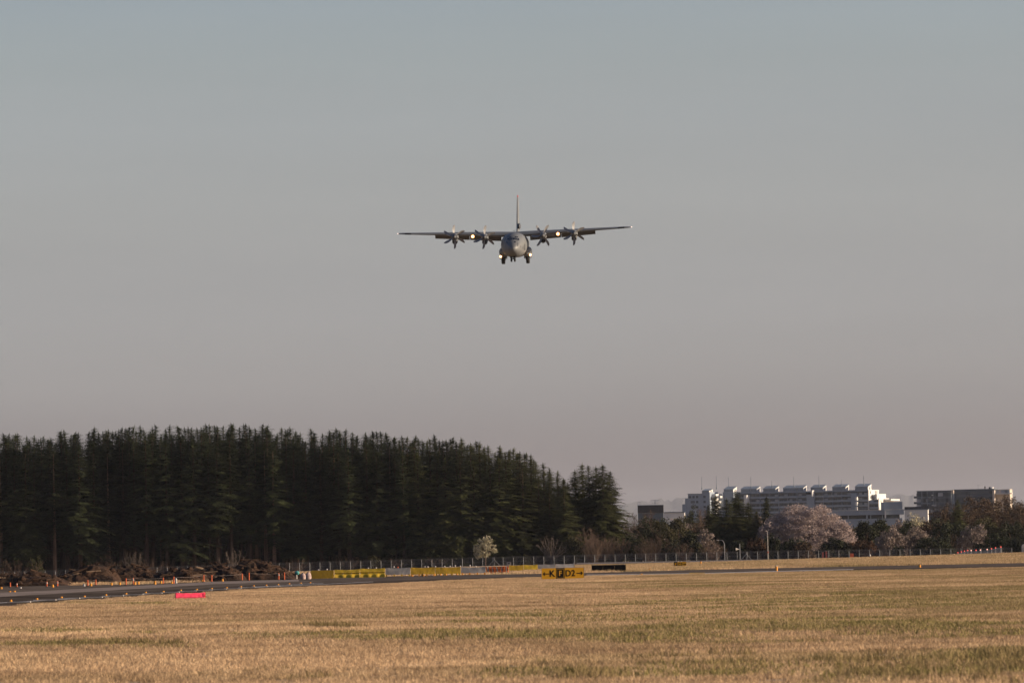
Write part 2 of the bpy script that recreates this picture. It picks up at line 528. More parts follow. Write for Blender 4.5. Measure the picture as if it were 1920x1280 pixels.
def between(t): return [((a[0] * (1 - t) + b[0] * t), (a[1] * (1 - t) + b[1] * t)) for a, b in zip(near_pts, far_pts)]
strip('taxiway', between(-0.02), between(1.0), MAT['asphalt'], 0.012)
strip('taxiway_shoulder', between(-0.02), between(0.33), MAT['asphalt_dark'], 0.018)
lane = [hit(*p) for p in ((-200, 1131), (0, 1119), (200, 1107.5), (400, 1095.5), (560, 1090))]
lane2 = [hit(*p) for p in ((-200, 1119), (0, 1111.5), (200, 1101.5), (400, 1090.5), (560, 1086.5))]
strip('worn_lane', [(p.x, p.y) for p in lane], [(p.x, p.y) for p in lane2], MAT['asphalt_pale'], 0.024)
e0 = [hit(*p) for p in ((-200, 1141), (0, 1131.3), (115, 1124.8), (236, 1116.8), (340, 1110), (450, 1103), (560, 1098), (700, 1091))]
e1 = [hit(*p) for p in ((-200, 1140), (0, 1130.3), (115, 1123.8), (236, 1116.0), (340, 1109.2), (450, 1102.3), (560, 1097.4), (700, 1090.5))]
strip('edge_line', [(p.x, p.y) for p in e0], [(p.x, p.y) for p in e1], MAT['paint_white'], 0.030)
e0 = [hit(*p) for p in ((1100, 1078.2), (1240, 1076.4), (1330, 1075), (1456, 1071.5), (1600, 1068))]
e1 = [hit(*p) for p in ((1100, 1077.4), (1240, 1075.5), (1330, 1074), (1456, 1070.5), (1600, 1067))]
strip('edge_line', [(p.x, p.y) for p in e0], [(p.x, p.y) for p in e1], MAT['paint_white'], 0.030)
e0 = [hit(*p) for p in ((1292, 1075.6), (1306, 1075.3), (1322, 1075.0))]
e1 = [hit(*p) for p in ((1292, 1074.2), (1306, 1073.9), (1322, 1073.8))]
strip('centre_line', [(p.x, p.y) for p in e0], [(p.x, p.y) for p in e1], MAT['paint_yellow'], 0.036)
# gravel track in front of the fence
ga = [at(px, 1000, 935) for px in (1080, 1200, 1330, 1460, 1560, 1640)]
gb = [at(px, 1000, 1110) for px in (1080, 1200, 1330, 1460, 1560, 1640)]
strip('gravel_track', [(p.x, p.y) for p in ga], [(p.x, p.y) for p in gb], MAT['gravel'], 0.02)

# far hills: a long wooded ridge with real depth
hp = [(1130, 951), (1175, 944), (1200, 941), (1230, 939), (1250, 939), (1262, 937), (1283, 934), (1300, 935), (1400, 938), (1520, 935), (1640, 934), (1680, 928), (1715, 927), (1760, 931), (1850, 936), (1960, 940)]
HD = 40000.0
rows = []
xs = [lin([(0, 700), (1, 2050)], i / 220) for i in range(221)]
for k, (dy, kk) in enumerate(((-2500, 0.0), (-1700, 0.35), (-900, 0.72), (-200, 0.96), (0, 1.0), (500, 0.9), (1300, 0.4), (1900, 0.0))):
    r = []
    for px in xs:
        c = at(px, lin([(700, 955), (1000, 958)] + hp + [(2050, 944)], px), HD)
        n_ = 22 * noise.fractal((px * 0.09, k * 0.8, 3), 1.0, 2.0, 4)
        r.append((c.x * (1 + dy / HD), HD + dy, max(-0.5, c.z * kk + n_ * (0.4 + 0.6 * kk) * (1 if kk else 0))))
    rows.append(r)
hb = MB(); hb.loft(rows, cap=False, close=False)
tag(hb.build('hills', MAT['hill'], recalc=False, smooth=True), kind='structure')

# ------------------------------------------------------------------ grass (stuff)
def blade_patch(seed, size, n, hmin, hmax, wid, lean=0.6):
    rng = random.Random(seed)
    mb = MB()
    tone = []
    for i in range(n):
        x, y = (rng.random() - 0.5) * size, (rng.random() - 0.5) * size
        cl = 0.55 + 0.9 * (0.5 + 0.5 * noise.noise((x * 2.3 + seed * 9, y * 2.3, seed)))
        h = (hmin + (hmax - hmin) * rng.random() ** 1.6) * cl
        a = rng.random() * 6.283
        w = wid * (0.7 + 0.6 * rng.random())
        dx, dy = math.cos(a) * w, math.sin(a) * w
        b = rng.random() * 6.283
        l = h * lean * rng.random()
        lx, ly = math.cos(b) * l, math.sin(b) * l
        k = len(mb.v)
        mb.v += [(x - dx, y - dy, -0.02), (x + dx, y + dy, -0.02), (x + dx * .8 + lx * .35, y + dy * .8 + ly * .35, h * .6), (x - dx * .8 + lx * .35, y - dy * .8 + ly * .35, h * .6), (x + lx, y + ly, h)]
        mb.f += [(k, k + 1, k + 2, k + 3), (k + 3, k + 2, k + 4)]
        v = rng.random()
        tone += [v] * 5
    m = mb.mesh('grass_patch', MAT['blade'], recalc=False)
    at_ = m.attributes.new('tone', 'FLOAT', 'POINT')
    at_.data.foreach_set('value', tone)
    return m

def scatter(name, pts, scales, meshes, spin=True, seed=0):
    """one object whose points carry instances of the given patch meshes"""
    src = bpy.data.collections.new(name + '_pieces')
    for m in meshes:
        src.objects.link(bpy.data.objects.new(name + '_piece', m))
    pm = bpy.data.meshes.new(name)
    pm.from_pydata([tuple(p) for p in pts], [], [])
    a = pm.attributes.new('size', 'FLOAT', 'POINT')
    a.data.foreach_set('value', scales)
    o = link(name, pm)
    gt = bpy.data.node_groups.new(name, 'GeometryNodeTree')
    gt.interface.new_socket('Geometry', in_out='INPUT', socket_type='NodeSocketGeometry')
    gt.interface.new_socket('Geometry', in_out='OUTPUT', socket_type='NodeSocketGeometry')
    N = gt.nodes.new
    i_, o_ = N('NodeGroupInput'), N('NodeGroupOutput')
    ci = N('GeometryNodeCollectionInfo')
    ci.inputs['Collection'].default_value = src
    ci.inputs['Separate Children'].default_value = True
    ci.inputs['Reset Children'].default_value = True
    ip = N('GeometryNodeInstanceOnPoints')
    ip.inputs['Pick Instance'].default_value = True
    ri = N('FunctionNodeRandomValue'); ri.data_type = 'INT'
    ri.inputs[4].default_value, ri.inputs[5].default_value = 0, len(meshes) - 1
    rr = N('FunctionNodeRandomValue'); rr.data_type = 'FLOAT'
    rr.inputs[2].default_value, rr.inputs[3].default_value = 0.0, 6.283
    cx = N('ShaderNodeCombineXYZ')
    na = N('GeometryNodeInputNamedAttribute'); na.data_type = 'FLOAT'
    na.inputs['Name'].default_value = 'size'
    K = gt.links.new
    K(i_.outputs[0], ip.inputs['Points'])
    K(ci.outputs[0], ip.inputs['Instance'])
    K(ri.outputs[2], ip.inputs['Instance Index'])
    K(rr.outputs[1], cx.inputs[2])
    K(cx.outputs[0], ip.inputs['Rotation'])
    K(na.outputs[0], ip.inputs['Scale'])
    K(ip.outputs[0], o_.inputs[0])
    md = o.modifiers.new('scatter', 'NODES')
    md.node_group = gt
    return tag(o, kind='stuff')

rg = random.Random(11)
patches = [blade_patch(s, 2.2, 2400, 0.025, 0.105, 0.006, 1.0) for s in range(6)]
pts, scl = [], []
y = 56.0
while y < 470:
    w = 0.094 * y + 3
    x = -w
    while x < w:
        px, py = x + rg.uniform(-.3, .3), y + rg.uniform(-.3, .3)
        if py < near_edge(px) - 0.6:
            pts.append((px, py, ground_z(px, py)))
            scl.append(0.74 + 0.25 * rg.random() + 0.30 * noise.noise((px * .12, py * .08, 9)))
        x += 1.9
    y += 1.9 if y < 200 else 2.6
scatter('dry_grass', pts, scl, patches)
# sparser grass on the far side of the taxiway
pts, scl = [], []
patches2 = [blade_patch(20 + s, 3.6, 900, 0.06, 0.2, 0.012) for s in range(3)]
y = 410.0
while y < 900:
    w = 0.096 * y + 3
    x = -w
    while x < w:
        px, py = x + rg.uniform(-.8, .8), y + rg.uniform(-.8, .8)
        if py > far_edge(px) + 1.9:
            pts.append((px, py, ground_z(px, py)))
            scl.append(0.8 + 0.5 * rg.random())
        x += 3.6
    y += 3.6 if y < 600 else 6.0
scatter('far_grass', pts, scl, patches2)
# tall pale seeding stalks close to the camera
tall = [blade_patch(40 + s, 1.4, 40, 0.15, 0.34, 0.0025, 0.8) for s in range(3)]
pts, scl = [], []
for cx_, n, sd in ((870, 12, 150), (1500, 9, 170), (1180, 3, 120), (1850, 4, 60)):
    for i in range(n):
        d = rg.uniform(52, 66)
        p = at(rg.gauss(cx_, sd), 1280, d)
        pts.append((p.x, d, 0)); scl.append(0.6 + 0.75 * rg.random())
scatter('tall_grass', pts, scl, tall)
# green tufts of weed in the field
weeds = []
for s in range(3):
    weeds.append(blade_patch(60 + s, 1.6, 420, 0.03, 0.125, 0.010, 1.0))
for m in weeds:
    m.materials.clear(); m.materials.append(MAT['weed'])
pts, scl = [], []
for cx_, cy_, n, sx_, sy_ in ((1700, 1120, 165, 190, 7), (1560, 1135, 143, 190, 8), (1350, 1130, 110, 150, 6), (1280, 1099, 88, 170, 2.5), (1690, 1270, 18, 150, 8), (1100, 1196, 88, 200, 4), (1000, 1155, 66, 190, 4), (1280, 1175, 88, 240, 7), (700, 1200, 33, 110, 3), (150, 1212, 27, 80, 2.5), (100, 1188, 16, 60, 2), (270, 1136, 44, 70, 2), (1860, 1245, 22, 60, 14), (1350, 1262, 16, 180, 7), (1700, 1180, 66, 170, 6), (1050, 1270, 7, 90, 5)):
    for i in range(n):
        p = hit(rg.gauss(cx_, sx_), rg.gauss(cy_, sy_))
        if p.y < near_edge(p.x) - 2 and p.y > 50:
            pts.append((p.x, p.y, ground_z(p.x, p.y))); scl.append(0.42 + 0.7 * rg.random())
scatter('weed_tufts', pts, scl, weeds)
# darker, taller tussocks close to the camera
tus = [blade_patch(80 + s, 0.6, 130, 0.05, 0.17, 0.006, 0.9) for s in range(3)]
for m in tus:
    m.materials.clear(); m.materials.append(MAT['tussock'])
pts, scl = [], []
for cx_, cy_, n, sx_, sy_ in ((1810, 1264, 46, 80, 12), (1640, 1270, 20, 50, 6), (1560, 1246, 8, 30, 3), (1880, 1236, 22, 30, 10), (1060, 1274, 12, 50, 4), (640, 1181, 14, 34, 1.2), (150, 1211, 18, 60, 1.6), (430, 1258, 5, 60, 6), (1250, 1240, 16, 200, 12), (1690, 1117, 40, 140, 4)):
    for i in range(n):
        p = hit(rg.gauss(cx_, sx_), rg.gauss(cy_, sy_))
        if p.y < near_edge(p.x) - 2 and p.y > 50:
            pts.append((p.x, p.y, ground_z(p.x, p.y))); scl.append(0.5 + 0.7 * rg.random())
scatter('weed_tussocks', pts, scl, tus)
# ------------------------------------------------------------------ the transport airplane on approach
R_ = math.radians
AIR = empty('transport_airplane', at(966.3, 459.5, 984.0), 0, 'grey four-engine propeller transport airplane landing head-on, wheels and flaps down', 'airplane')
AIR.rotation_euler = (R_(3.0), R_(-0.45), R_(-2.4))

ST = [(-11.45, -.62, .05, .05), (-11.3, -.62, .40, .38), (-10.9, -.58, .78, .72), (-10.3, -.50, 1.13, 1.04), (-9.6, -.38, 1.43, 1.33), (-8.9, -.24, 1.66, 1.62),
      (-8.1, -.10, 1.88, 1.90), (-7.2, -.02, 2.08, 2.06), (-6.0, 0, 2.24, 2.12), (-3, 0, 2.28, 2.14), (3, 0, 2.28, 2.14), (6.0, .05, 2.24, 2.10), (8.5, .30, 2.02, 1.86),
      (11, .72, 1.62, 1.46), (13.5, 1.08, 1.18, 1.10), (16, 1.40, .70, .72), (17.8, 1.58, .30, .36), (18.3, 1.62, .06, .08)]
def sect(k, n=40):
    y, zc, w, h = k
    r = []
    for i in range(n):
        t = 2 * math.pi * i / n
        c, s_ = math.cos(t), math.sin(t)
        e = 0.90
        x = math.copysign(abs(c) ** e, c) * w
        z = math.copysign(abs(s_) ** e, s_) * h
        r.append((x, y, zc + z))
    return r
def finer(st):
    out = []
    for a, b in zip(st, st[1:]):
        out.append(a)
        out.append(tuple((p + q) / 2 for p, q in zip(a, b)))
    return out + [st[-1]]
body_st = [s for s in finer(ST) if s[0] >= -9.7]
nose_st = [s for s in finer(ST) if s[0] <= -9.6]
fb = MB(); fb.loft([sect(s) for s in body_st])
fus = fb.build('fuselage', MAT['plane'], AIR, smooth=True)
nb = MB(); nb.loft([sect((s[0], s[1], s[2] * 1.003, s[3] * 1.003)) for s in nose_st])
nb.build('radome', MAT['radome'], AIR, smooth=True)
allb = MB(); allb.loft([sect(s) for s in finer(ST)])
bvh = BVHTree.FromPolygons([Vector(v) for v in allb.v], allb.f)
def patch(name, corners, mt, off=0.03, nx=4, nz=3, parent=AIR):
    """a thin raised pane following the nose skin: corners (x,z) counter-clockwise as seen from ahead"""
    pts = []
    for j in range(nz + 1):
        for i in range(nx + 1):
            a, b = i / nx, j / nz
            (x0, z0), (x1, z1), (x2, z2), (x3, z3) = corners
            x = (x0 * (1 - a) + x1 * a) * (1 - b) + (x3 * (1 - a) + x2 * a) * b
            z = (z0 * (1 - a) + z1 * a) * (1 - b) + (z3 * (1 - a) + z2 * a) * b
            h = bvh.ray_cast(Vector((x, -20, z)), Vector((0, 1, 0)))
            p = h[0] + h[1].normalized() * off * (1 if h[1].y < 0 else -1) if h[0] else Vector((x, 0, z))
            pts.append(p)
    mb = MB()
    w = nx + 1
    inn = [p + Vector((0, 0.05, 0)) for p in pts]
    n = len(pts)
    fs = []
    for j in range(nz):
        for i in range(nx):
            fs.append((j * w + i, j * w + i + 1, (j + 1) * w + i + 1, (j + 1) * w + i))
            fs.append((n + j * w + i, n + (j + 1) * w + i, n + (j + 1) * w + i + 1, n + j * w + i + 1))
    edge = [i for i in range(w)] + [j * w + nx for j in range(1, nz + 1)] + [nz * w + i for i in range(nx - 1, -1, -1)] + [j * w for j in range(nz - 1, 0, -1)]
    for a, b in zip(edge, edge[1:] + edge[:1]): fs.append((b, a, n + a, n + b))
    mb.add([tuple(p) for p in pts + inn], fs)
    return mb.build(name, mt, parent)
for x0, x1, z0, z1 in ((-1.00, -.72, .94, 1.16), (-.62, -.16, .94, 1.22), (-.08, .36, .94, 1.22), (.44, .66, .88, 1.18), (.74, 1.06, .80, 1.10)):
    patch('cockpit_window', ((x0, z0), (x1, z0 - .02), (x1 - .03, z1 - .02), (x0 + .03, z1)), MAT['glass'])
for x0, x1, z0, z1 in ((.36, .58, 1.28, 1.44), (.64, .84, 1.25, 1.40), (-.56, -.34, 1.30, 1.44)):
    patch('eyebrow_window', ((x0, z0), (x1, z0), (x1, z1), (x0, z1)), MAT['glass'])
for x0, x1, z0, z1 in ((.26, .48, .40, .60), (-1.26, -1.0, .38, .60)):
    patch('chin_window', ((x0, z0), (x1, z0), (x1, z1), (x0, z1)), MAT['glass'])
for x0, x1, z0, z1 in ((.82, .89, -.28, .26), (1.20, 1.42, -.44, -.36), (1.24, 1.36, -.22, -.16), (1.62, 1.68, -.75, -.2)):
    patch('probe_plate', ((x0, z0), (x1, z0), (x1, z1), (x0, z1)), MAT['plane_dark'], 0.05, 2, 2)
patch('crew_door', ((1.78, -.95), (1.98, -.9), (2.02, .1), (1.86, .15)), MAT['plane_dark'], 0.015, 2, 4)
ab = MB(); ab.tube((0, -4, 2.05), (0.02, -3.7, 2.5), .05, .02); ab.box((0.02, -3.7, 2.5), (.5, .06, .05))
ab.build('antenna', MAT['plane_dark'], AIR)
ab = MB(); ab.tube((.4, -1.5, 2.2), (.4, -1.3, 2.62), .05, .02)
ab.build('antenna', MAT['plane_dark'], AIR)

def foil(x, chord, z, thick, yle, n=10, camber=.03):
    up, lo = [], []
    for i in range(n + 1):
        t = (1 - math.cos(math.pi * i / n)) / 2
        yt = 5 * thick * (.2969 * math.sqrt(t) - .126 * t - .3516 * t ** 2 + .2843 * t ** 3 - .1036 * t ** 4)
        cm = camber * 4 * t * (1 - t)
        up.append((x, yle + t * chord, z + (cm + yt) * chord))
        lo.append((x, yle + t * chord, z + (cm - yt) * chord))
    return up + lo[::-1][1:-1]
def wz(x): return 1.72 + abs(x) * math.tan(R_(2.2))
def wch(x): return lin([(0, 4.9), (3, 4.9), (20.0, 2.35)], abs(x))
def wth(x): return lin([(0, .185), (10, .165), (20, .12)], abs(x))
for sgn in (-1, 1):
    wb = MB()
    xs_ = [0.0, 1.5, 3, 5, 7.5, 10, 12.5, 15, 17.5, 19.3, 19.9, 20.15]
    rr_ = [foil(sgn * x, wch(x), wz(x), wth(x) * (1 if x < 19.5 else .75 if x < 20 else .3), -1.95 + (0 if x < 19.5 else .15), n=12) for x in xs_]
    wb.loft(rr_)
    wing = wb.build('wing', MAT['plane'], AIR, smooth=True)
    # flaps, drooped behind the wing
    for x0, x1 in ((2.5, 7.9), (7.98, 13.9)):
        fl = MB()
        rg_ = []
        for x in (x0, x1):
            z0, y0 = wz(x) - .10, -1.95 + wch(x) * .80
            c_ = wch(x) * .30
            a = R_(40)
            r = []
            for (t, h) in ((0, 0), (.15, .09), (.5, .08), (1, 0.01), (1, -.01), (.5, -.05), (.15, -.06)):
                yy, zz = t * c_, h * c_
                r.append((sgn * x, y0 + yy * math.cos(a) + zz * math.sin(a), z0 - yy * math.sin(a) + zz * math.cos(a)))
            rg_.append(r)
        fl.loft(rg_)
        fl.build('flap', MAT['plane_dark'], AIR)
    al = MB()
    bt = MB()
    rr_ = []
    for x in (17.9, 19.0):
        f_ = foil(sgn * x, wch(x) * .10, wz(x) + .02, 1.05, -1.99, n=6)
        rr_.append(f_)
    bt.loft(rr_)
    bt.build('deicing_boot', MAT['boot'], AIR)
    # landing lamp in the leading edge, and the lamp at the tip
    lx = 7.25 if sgn < 0 else 7.50
    lz = wz(lx) - .30
    hb_ = MB(); hb_.tube((sgn * lx, -1.45, lz), (sgn * lx, -2.0, lz), .25, .31, 18)
    lm = hb_.build('landing_lamp', MAT['plane_dark'], AIR)
    hb_ = MB(); hb_.loft([[(sgn * lx + r * math.cos(t), y_, lz + r * math.sin(t)) for t in [i * math.pi / 8 for i in range(16)]] for r, y_ in ((.31, -2.01), (.16, -1.99))], cap=False)
    hb_.build('glow_ring', MAT['lamp_glow'], lm)  # ring added to imitate the lamp's orange glow
    hb_ = MB(); hb_.loft([[(sgn * lx + r * math.cos(t), -2.0 - d, lz + r * math.sin(t)) for t in [i * math.pi / 8 for i in range(16)]] for r, d in ((.19, 0.0), (.16, .05), (.08, .08))])
    hb_.build('lens', MAT['lamp_warm'], lm)
    tb = MB(); tb.loft([foil(sgn * x, c_, wz(x) + .05, .30, -1.2, n=6) for x, c_ in ((20.16, .36), (20.28, .3), (20.34, .14))])
    tb.build('wing_tip_lamp', MAT['lamp_tip'], AIR)
    # tailplane
    tp = MB()
    tp.loft([foil(sgn * x, lin([(0, 3.6), (8.0, 1.9)], x), 1.72 - .02 * x, .11, 13.4 + .07 * x, camber=0) for x in (0.0, 2, 5, 7.6, 8.0)])
    tp.build('tailplane', MAT['plane'], AIR, smooth=True)
    # wheel fairing, doors, main wheels and the lamp on the fairing
    sp = MB()
    rr_ = []
    for y_, w_, h0, h1 in ((-4.6, .05, -1.0, -1.2), (-4.2, .42, -.62, -1.62), (-3.3, .78, -.32, -1.95), (-1, .88, -.25, -2.05), (2.5, .88, -.25, -2.05), (4.6, .62, -.5, -1.75), (6.4, .05, -.9, -1.1)):
        r = []
        for i in range(14):
            t = 2 * math.pi * i / 14
            r.append((sgn * (1.95 + w_ * math.cos(t)), y_, (h0 + h1) / 2 + (h0 - h1) / 2 * math.sin(t)))
        rr_.append(r)
    sp.loft(rr_)
    sp.build('wheel_fairing', MAT['plane'], AIR, smooth=True)
    for c_, d_ in (((sgn * 2.66, -.2, -2.05), (.07, 3.4, .62)), ((sgn * 1.55, -.2, -2.10), (.07, 3.2, .5))):
        dr = MB(); dr.box(c_, d_); dr.build('gear_door', MAT['plane_dark'], AIR)
    for y_ in (-1.35, .35):
        wl = MB()
        wl.loft([[(sgn * 2.13 + o_, y_ + r * math.cos(t), -2.53 + r * math.sin(t)) for t in [i * math.pi / 12 for i in range(24)]] for o_, r in ((-.29, .38), (-.27, .62), (-.16, .71), (.16, .71), (.27, .62), (.29, .38))])
        ty = wl.build('main_wheel', MAT['tyre'], AIR, smooth=True)
        hbm = MB(); hbm.tube((sgn * 2.13 - .30, y_, -2.53), (sgn * 2.13 + .30, y_, -2.53), .30, .30, 14)
        hbm.build('rim', MAT['plane_dark'], ty)
    sg = MB(); sg.tube((sgn * 1.75, -.5, -1.9), (sgn * 1.85, -.5, -2.6), .13, .11, 8); sg.tube((sgn * 1.85, -1.35, -2.53), (sgn * 1.85, .35, -2.53), .09, .09, 8)
    sg.build('gear_strut', MAT['plane_dark'], AIR)
    lx, lz = (2.42, -1.92) if sgn < 0 else (2.70, -1.76)
    hb_ = MB(); hb_.tube((sgn * lx, -3.4, lz), (sgn * lx, -4.25, lz), .18, .24, 14); hb_.tube((sgn * (lx - .45), -3.6, lz + .1), (sgn * lx, -3.7, lz), .09, .09, 8)
    lm = hb_.build('landing_lamp', MAT['plane_dark'], AIR)
    hb_ = MB(); hb_.loft([[(sgn * lx + r * math.cos(t), y_, lz + r * math.sin(t)) for t in [i * math.pi / 8 for i in range(16)]] for r, y_ in ((.24, -4.26), (.13, -4.24))], cap=False)
    hb_.build('glow_ring', MAT['lamp_glow'], lm)  # same painted glow around the fairing lamp
    hb_ = MB(); hb_.loft([[(sgn * lx + r * math.cos(t), -4.25 - d, lz + r * math.sin(t)) for t in [i * math.pi / 7 for i in range(14)]] for r, d in ((.15, 0.0), (.12, .04), (.06, .06))])
    hb_.build('lens', MAT['lamp_warm'], lm)

# nose wheels
for s_ in (-.30, .28):
    wl = MB()
    wl.loft([[(s_ - .12 + o_, -8.0 + r * math.cos(t), -2.42 + r * math.sin(t)) for t in [i * math.pi / 10 for i in range(20)]] for o_, r in ((-.16, .22), (-.15, .40), (-.08, .47), (.08, .47), (.15, .40), (.16, .22))])
    ty = wl.build('nose_wheel', MAT['tyre'], AIR, smooth=True)
ns = MB(); ns.tube((-.12, -7.9, -1.7), (-.12, -8.0, -2.42), .09, .08, 8); ns.tube((-.42, -8.0, -2.42), (.2, -8.0, -2.42), .05, .05, 6); ns.tube((-.12, -7.2, -1.8), (-.12, -7.95, -2.2), .05, .05, 6)
ns.build('gear_strut', MAT['plane_dark'], AIR)
for x_ in (-.62, .50):
    nd = MB(); nd.box((x_, -7.7, -1.98), (.05, 1.5, .42)); nd.build('gear_door', MAT['plane_dark'], AIR)

# fin with rudder and dorsal fillet
fin = MB()
for seg in (0,):
    rr_ = []
    for z, yle, ch, th in ((1.3, 9.6, 7.6, .07), (2.2, 11.0, 6.2, .085), (3.2, 12.0, 5.2, .105), (5.5, 13.5, 3.9, .11), (8.2, 15.2, 2.6, .11), (8.5, 15.5, 2.1, .08)):
        r = []
        for p in foil(0, ch, 0, th, yle, n=10, camber=0):
            r.append((p[2], p[1], z))
        rr_.append(r)
    fin.loft(rr_)
fin.build('tail_fin', MAT['plane'], AIR, smooth=True)
cp = MB()
rr_ = []
for z, yle, ch, th in ((8.5, 15.42, 2.3, .10), (8.78, 15.8, 1.7, .08)):
    rr_.append([(p[2] * 1.05, p[1], z) for p in foil(0, ch, 0, th, yle, n=8, camber=0)])
cp.loft(rr_)
cp.build('fin_cap', MAT['red_mark'], AIR)
# vent fairing beside the fin root
vb = MB()
rr_ = []
for y_, s_ in ((10.8, .05), (11.2, .5), (12.0, .8), (13.4, .9), (14.6, .5), (15.2, .05)):
    rr_.append([(.32 + .20 * s_ * math.cos(t), y_, 3.35 + .58 * s_ * math.sin(t)) for t in [i * math.pi / 6 for i in range(12)]])
vb.loft(rr_)
vb.build('fin_fairing', MAT['plane_dark'], AIR, smooth=True)

# engines and six-bladed propellers, at rest
def nacelle(x):
    mb = MB()
    zc = wz(x) - .42
    rr_ = []
    for y_, w_, h_, dz in ((-5.05, .46, .50, -.10), (-4.7, .54, .66, -.16), (-4.0, .56, .74, -.18), (-2.6, .58, .78, -.14), (-.6, .56, .72, -.05), (1.2, .46, .52, .05), (2.4, .2, .2, .12)):
        r = []
        for i in range(18):
            t = 2 * math.pi * i / 18
            r.append((x + w_ * math.copysign(abs(math.cos(t)) ** .85, math.cos(t)), y_, zc + dz + h_ * math.copysign(abs(math.sin(t)) ** .85, math.sin(t))))
        rr_.append(r)
    mb.loft(rr_)
    na = mb.build('engine_nacelle', MAT['plane'], AIR, smooth=True)
    ck = MB()
    rr_ = []
    for y_, w_, h_, dz in ((-5.0, .38, .30, -.88), (-4.3, .48, .44, -.86), (-3.0, .44, .42, -.80), (-1.6, .2, .16, -.66)):
        rr_.append([(x + w_ * math.cos(t), y_, zc + dz + h_ * math.sin(t)) for t in [i * math.pi / 8 for i in range(16)]])
    ck.loft(rr_)
    ch_ = ck.build('chin_intake', MAT['plane_dark'], na, smooth=True)
    mo = MB(); mo.loft([[(x + r * 1.25 * math.cos(t), -5.03, zc - .88 + r * math.sin(t)) for t in [i * math.pi / 8 for i in range(16)]] for r in (.25, .02)])
    mo.build('intake_mouth', MAT['boot'], na)
    hub = MB()
    hub.loft([[(x + r * math.cos(t), y_, zc + r * math.sin(t)) for t in [i * math.pi / 8 for i in range(16)]] for y_, r in ((-5.0, .44), (-5.4, .42), (-5.75, .30), (-6.0, .13), (-6.08, .03))])
    hub.build('spinner', MAT['plane_dark'], na, smooth=True)
    return na, zc
def blade_mesh():
    rr_ = []
    for r, c_, sw, tw in ((.30, .20, 0, 62), (.55, .34, .0, 56), (.9, .50, -.02, 48), (1.3, .56, .0, 40), (1.65, .50, .06, 34), (1.92, .36, .14, 30), (2.06, .10, .22, 28)):
        a = R_(tw)
        ring = []
        for (t, h) in ((-.5, 0), (-.2, .045), (.2, .045), (.5, 0), (.2, -.03), (-.2, -.03)):
            u, v = t * c_ + sw, h
            ring.append((u * math.cos(a) + v * math.sin(a), -u * math.sin(a) * -1 + v * math.cos(a), r))
        rr_.append(ring)
    mb = MB(); mb.loft(rr_)
    return mb.mesh('propeller_blade', MAT['blade_grey'], smooth=True)
BLADE = blade_mesh()
for x, ph in ((-10.25, -4), (-5.08, 4), (5.0, 26), (10.35, -2)):
    na, zc = nacelle(x)
    for k in range(6):
        link('propeller_blade', BLADE, na, (x, -5.38, zc), (0, R_(ph + 60 * k), 0))
# ------------------------------------------------------------------ trees
def spray(mb, base, ang, length, rise, droop, rng, wid=.34, step=.36):
    """one flat conifer branch: a spine with fronds to both sides"""
    ca, sa = math.cos(ang), math.sin(ang)
    n = max(3, int(length / step))
    bx, by, bz = base
    prev = None
    for i in range(1, n + 1):
        t = i / n
        r = length * t
        z = bz + rise * r - droop * length * t * t
        c = (bx + ca * r, by + sa * r, z)
        fl = (length * wid * (1.1 - t * .85) + .22) * (.7 + .6 * rng.random())
        for s in (-1, 1):
            a = ang + s * (0.9 + .35 * rng.random())
            dz = -.10 - .22 * rng.random()
            r0 = r - step * .7
            p0 = (bx + ca * r0, by + sa * r0, z + .04)
            e = (c[0] + math.cos(a) * fl, c[1] + math.sin(a) * fl, z + fl * dz)
            mb.tri(p0, c, e)
            if fl > .7:
                m_ = (c[0] + math.cos(a) * fl * .55, c[1] + math.sin(a) * fl * .55, z + fl * dz * .5)
                a2 = a - s * .8
                mb.tri((c[0], c[1], z), m_, (m_[0] + math.cos(a2) * fl * .5, m_[1] + math.sin(a2) * fl * .5, m_[2] - .15 - .1 * rng.random()))
    tip = (bx + ca * length * 1.12, by + sa * length * 1.12, bz + rise * length * 1.1 - droop * length * 1.25)
    mb.tri((c[0] - sa * .12, c[1] + ca * .12, c[2]), (c[0] + sa * .12, c[1] - ca * .12, c[2]), tip)

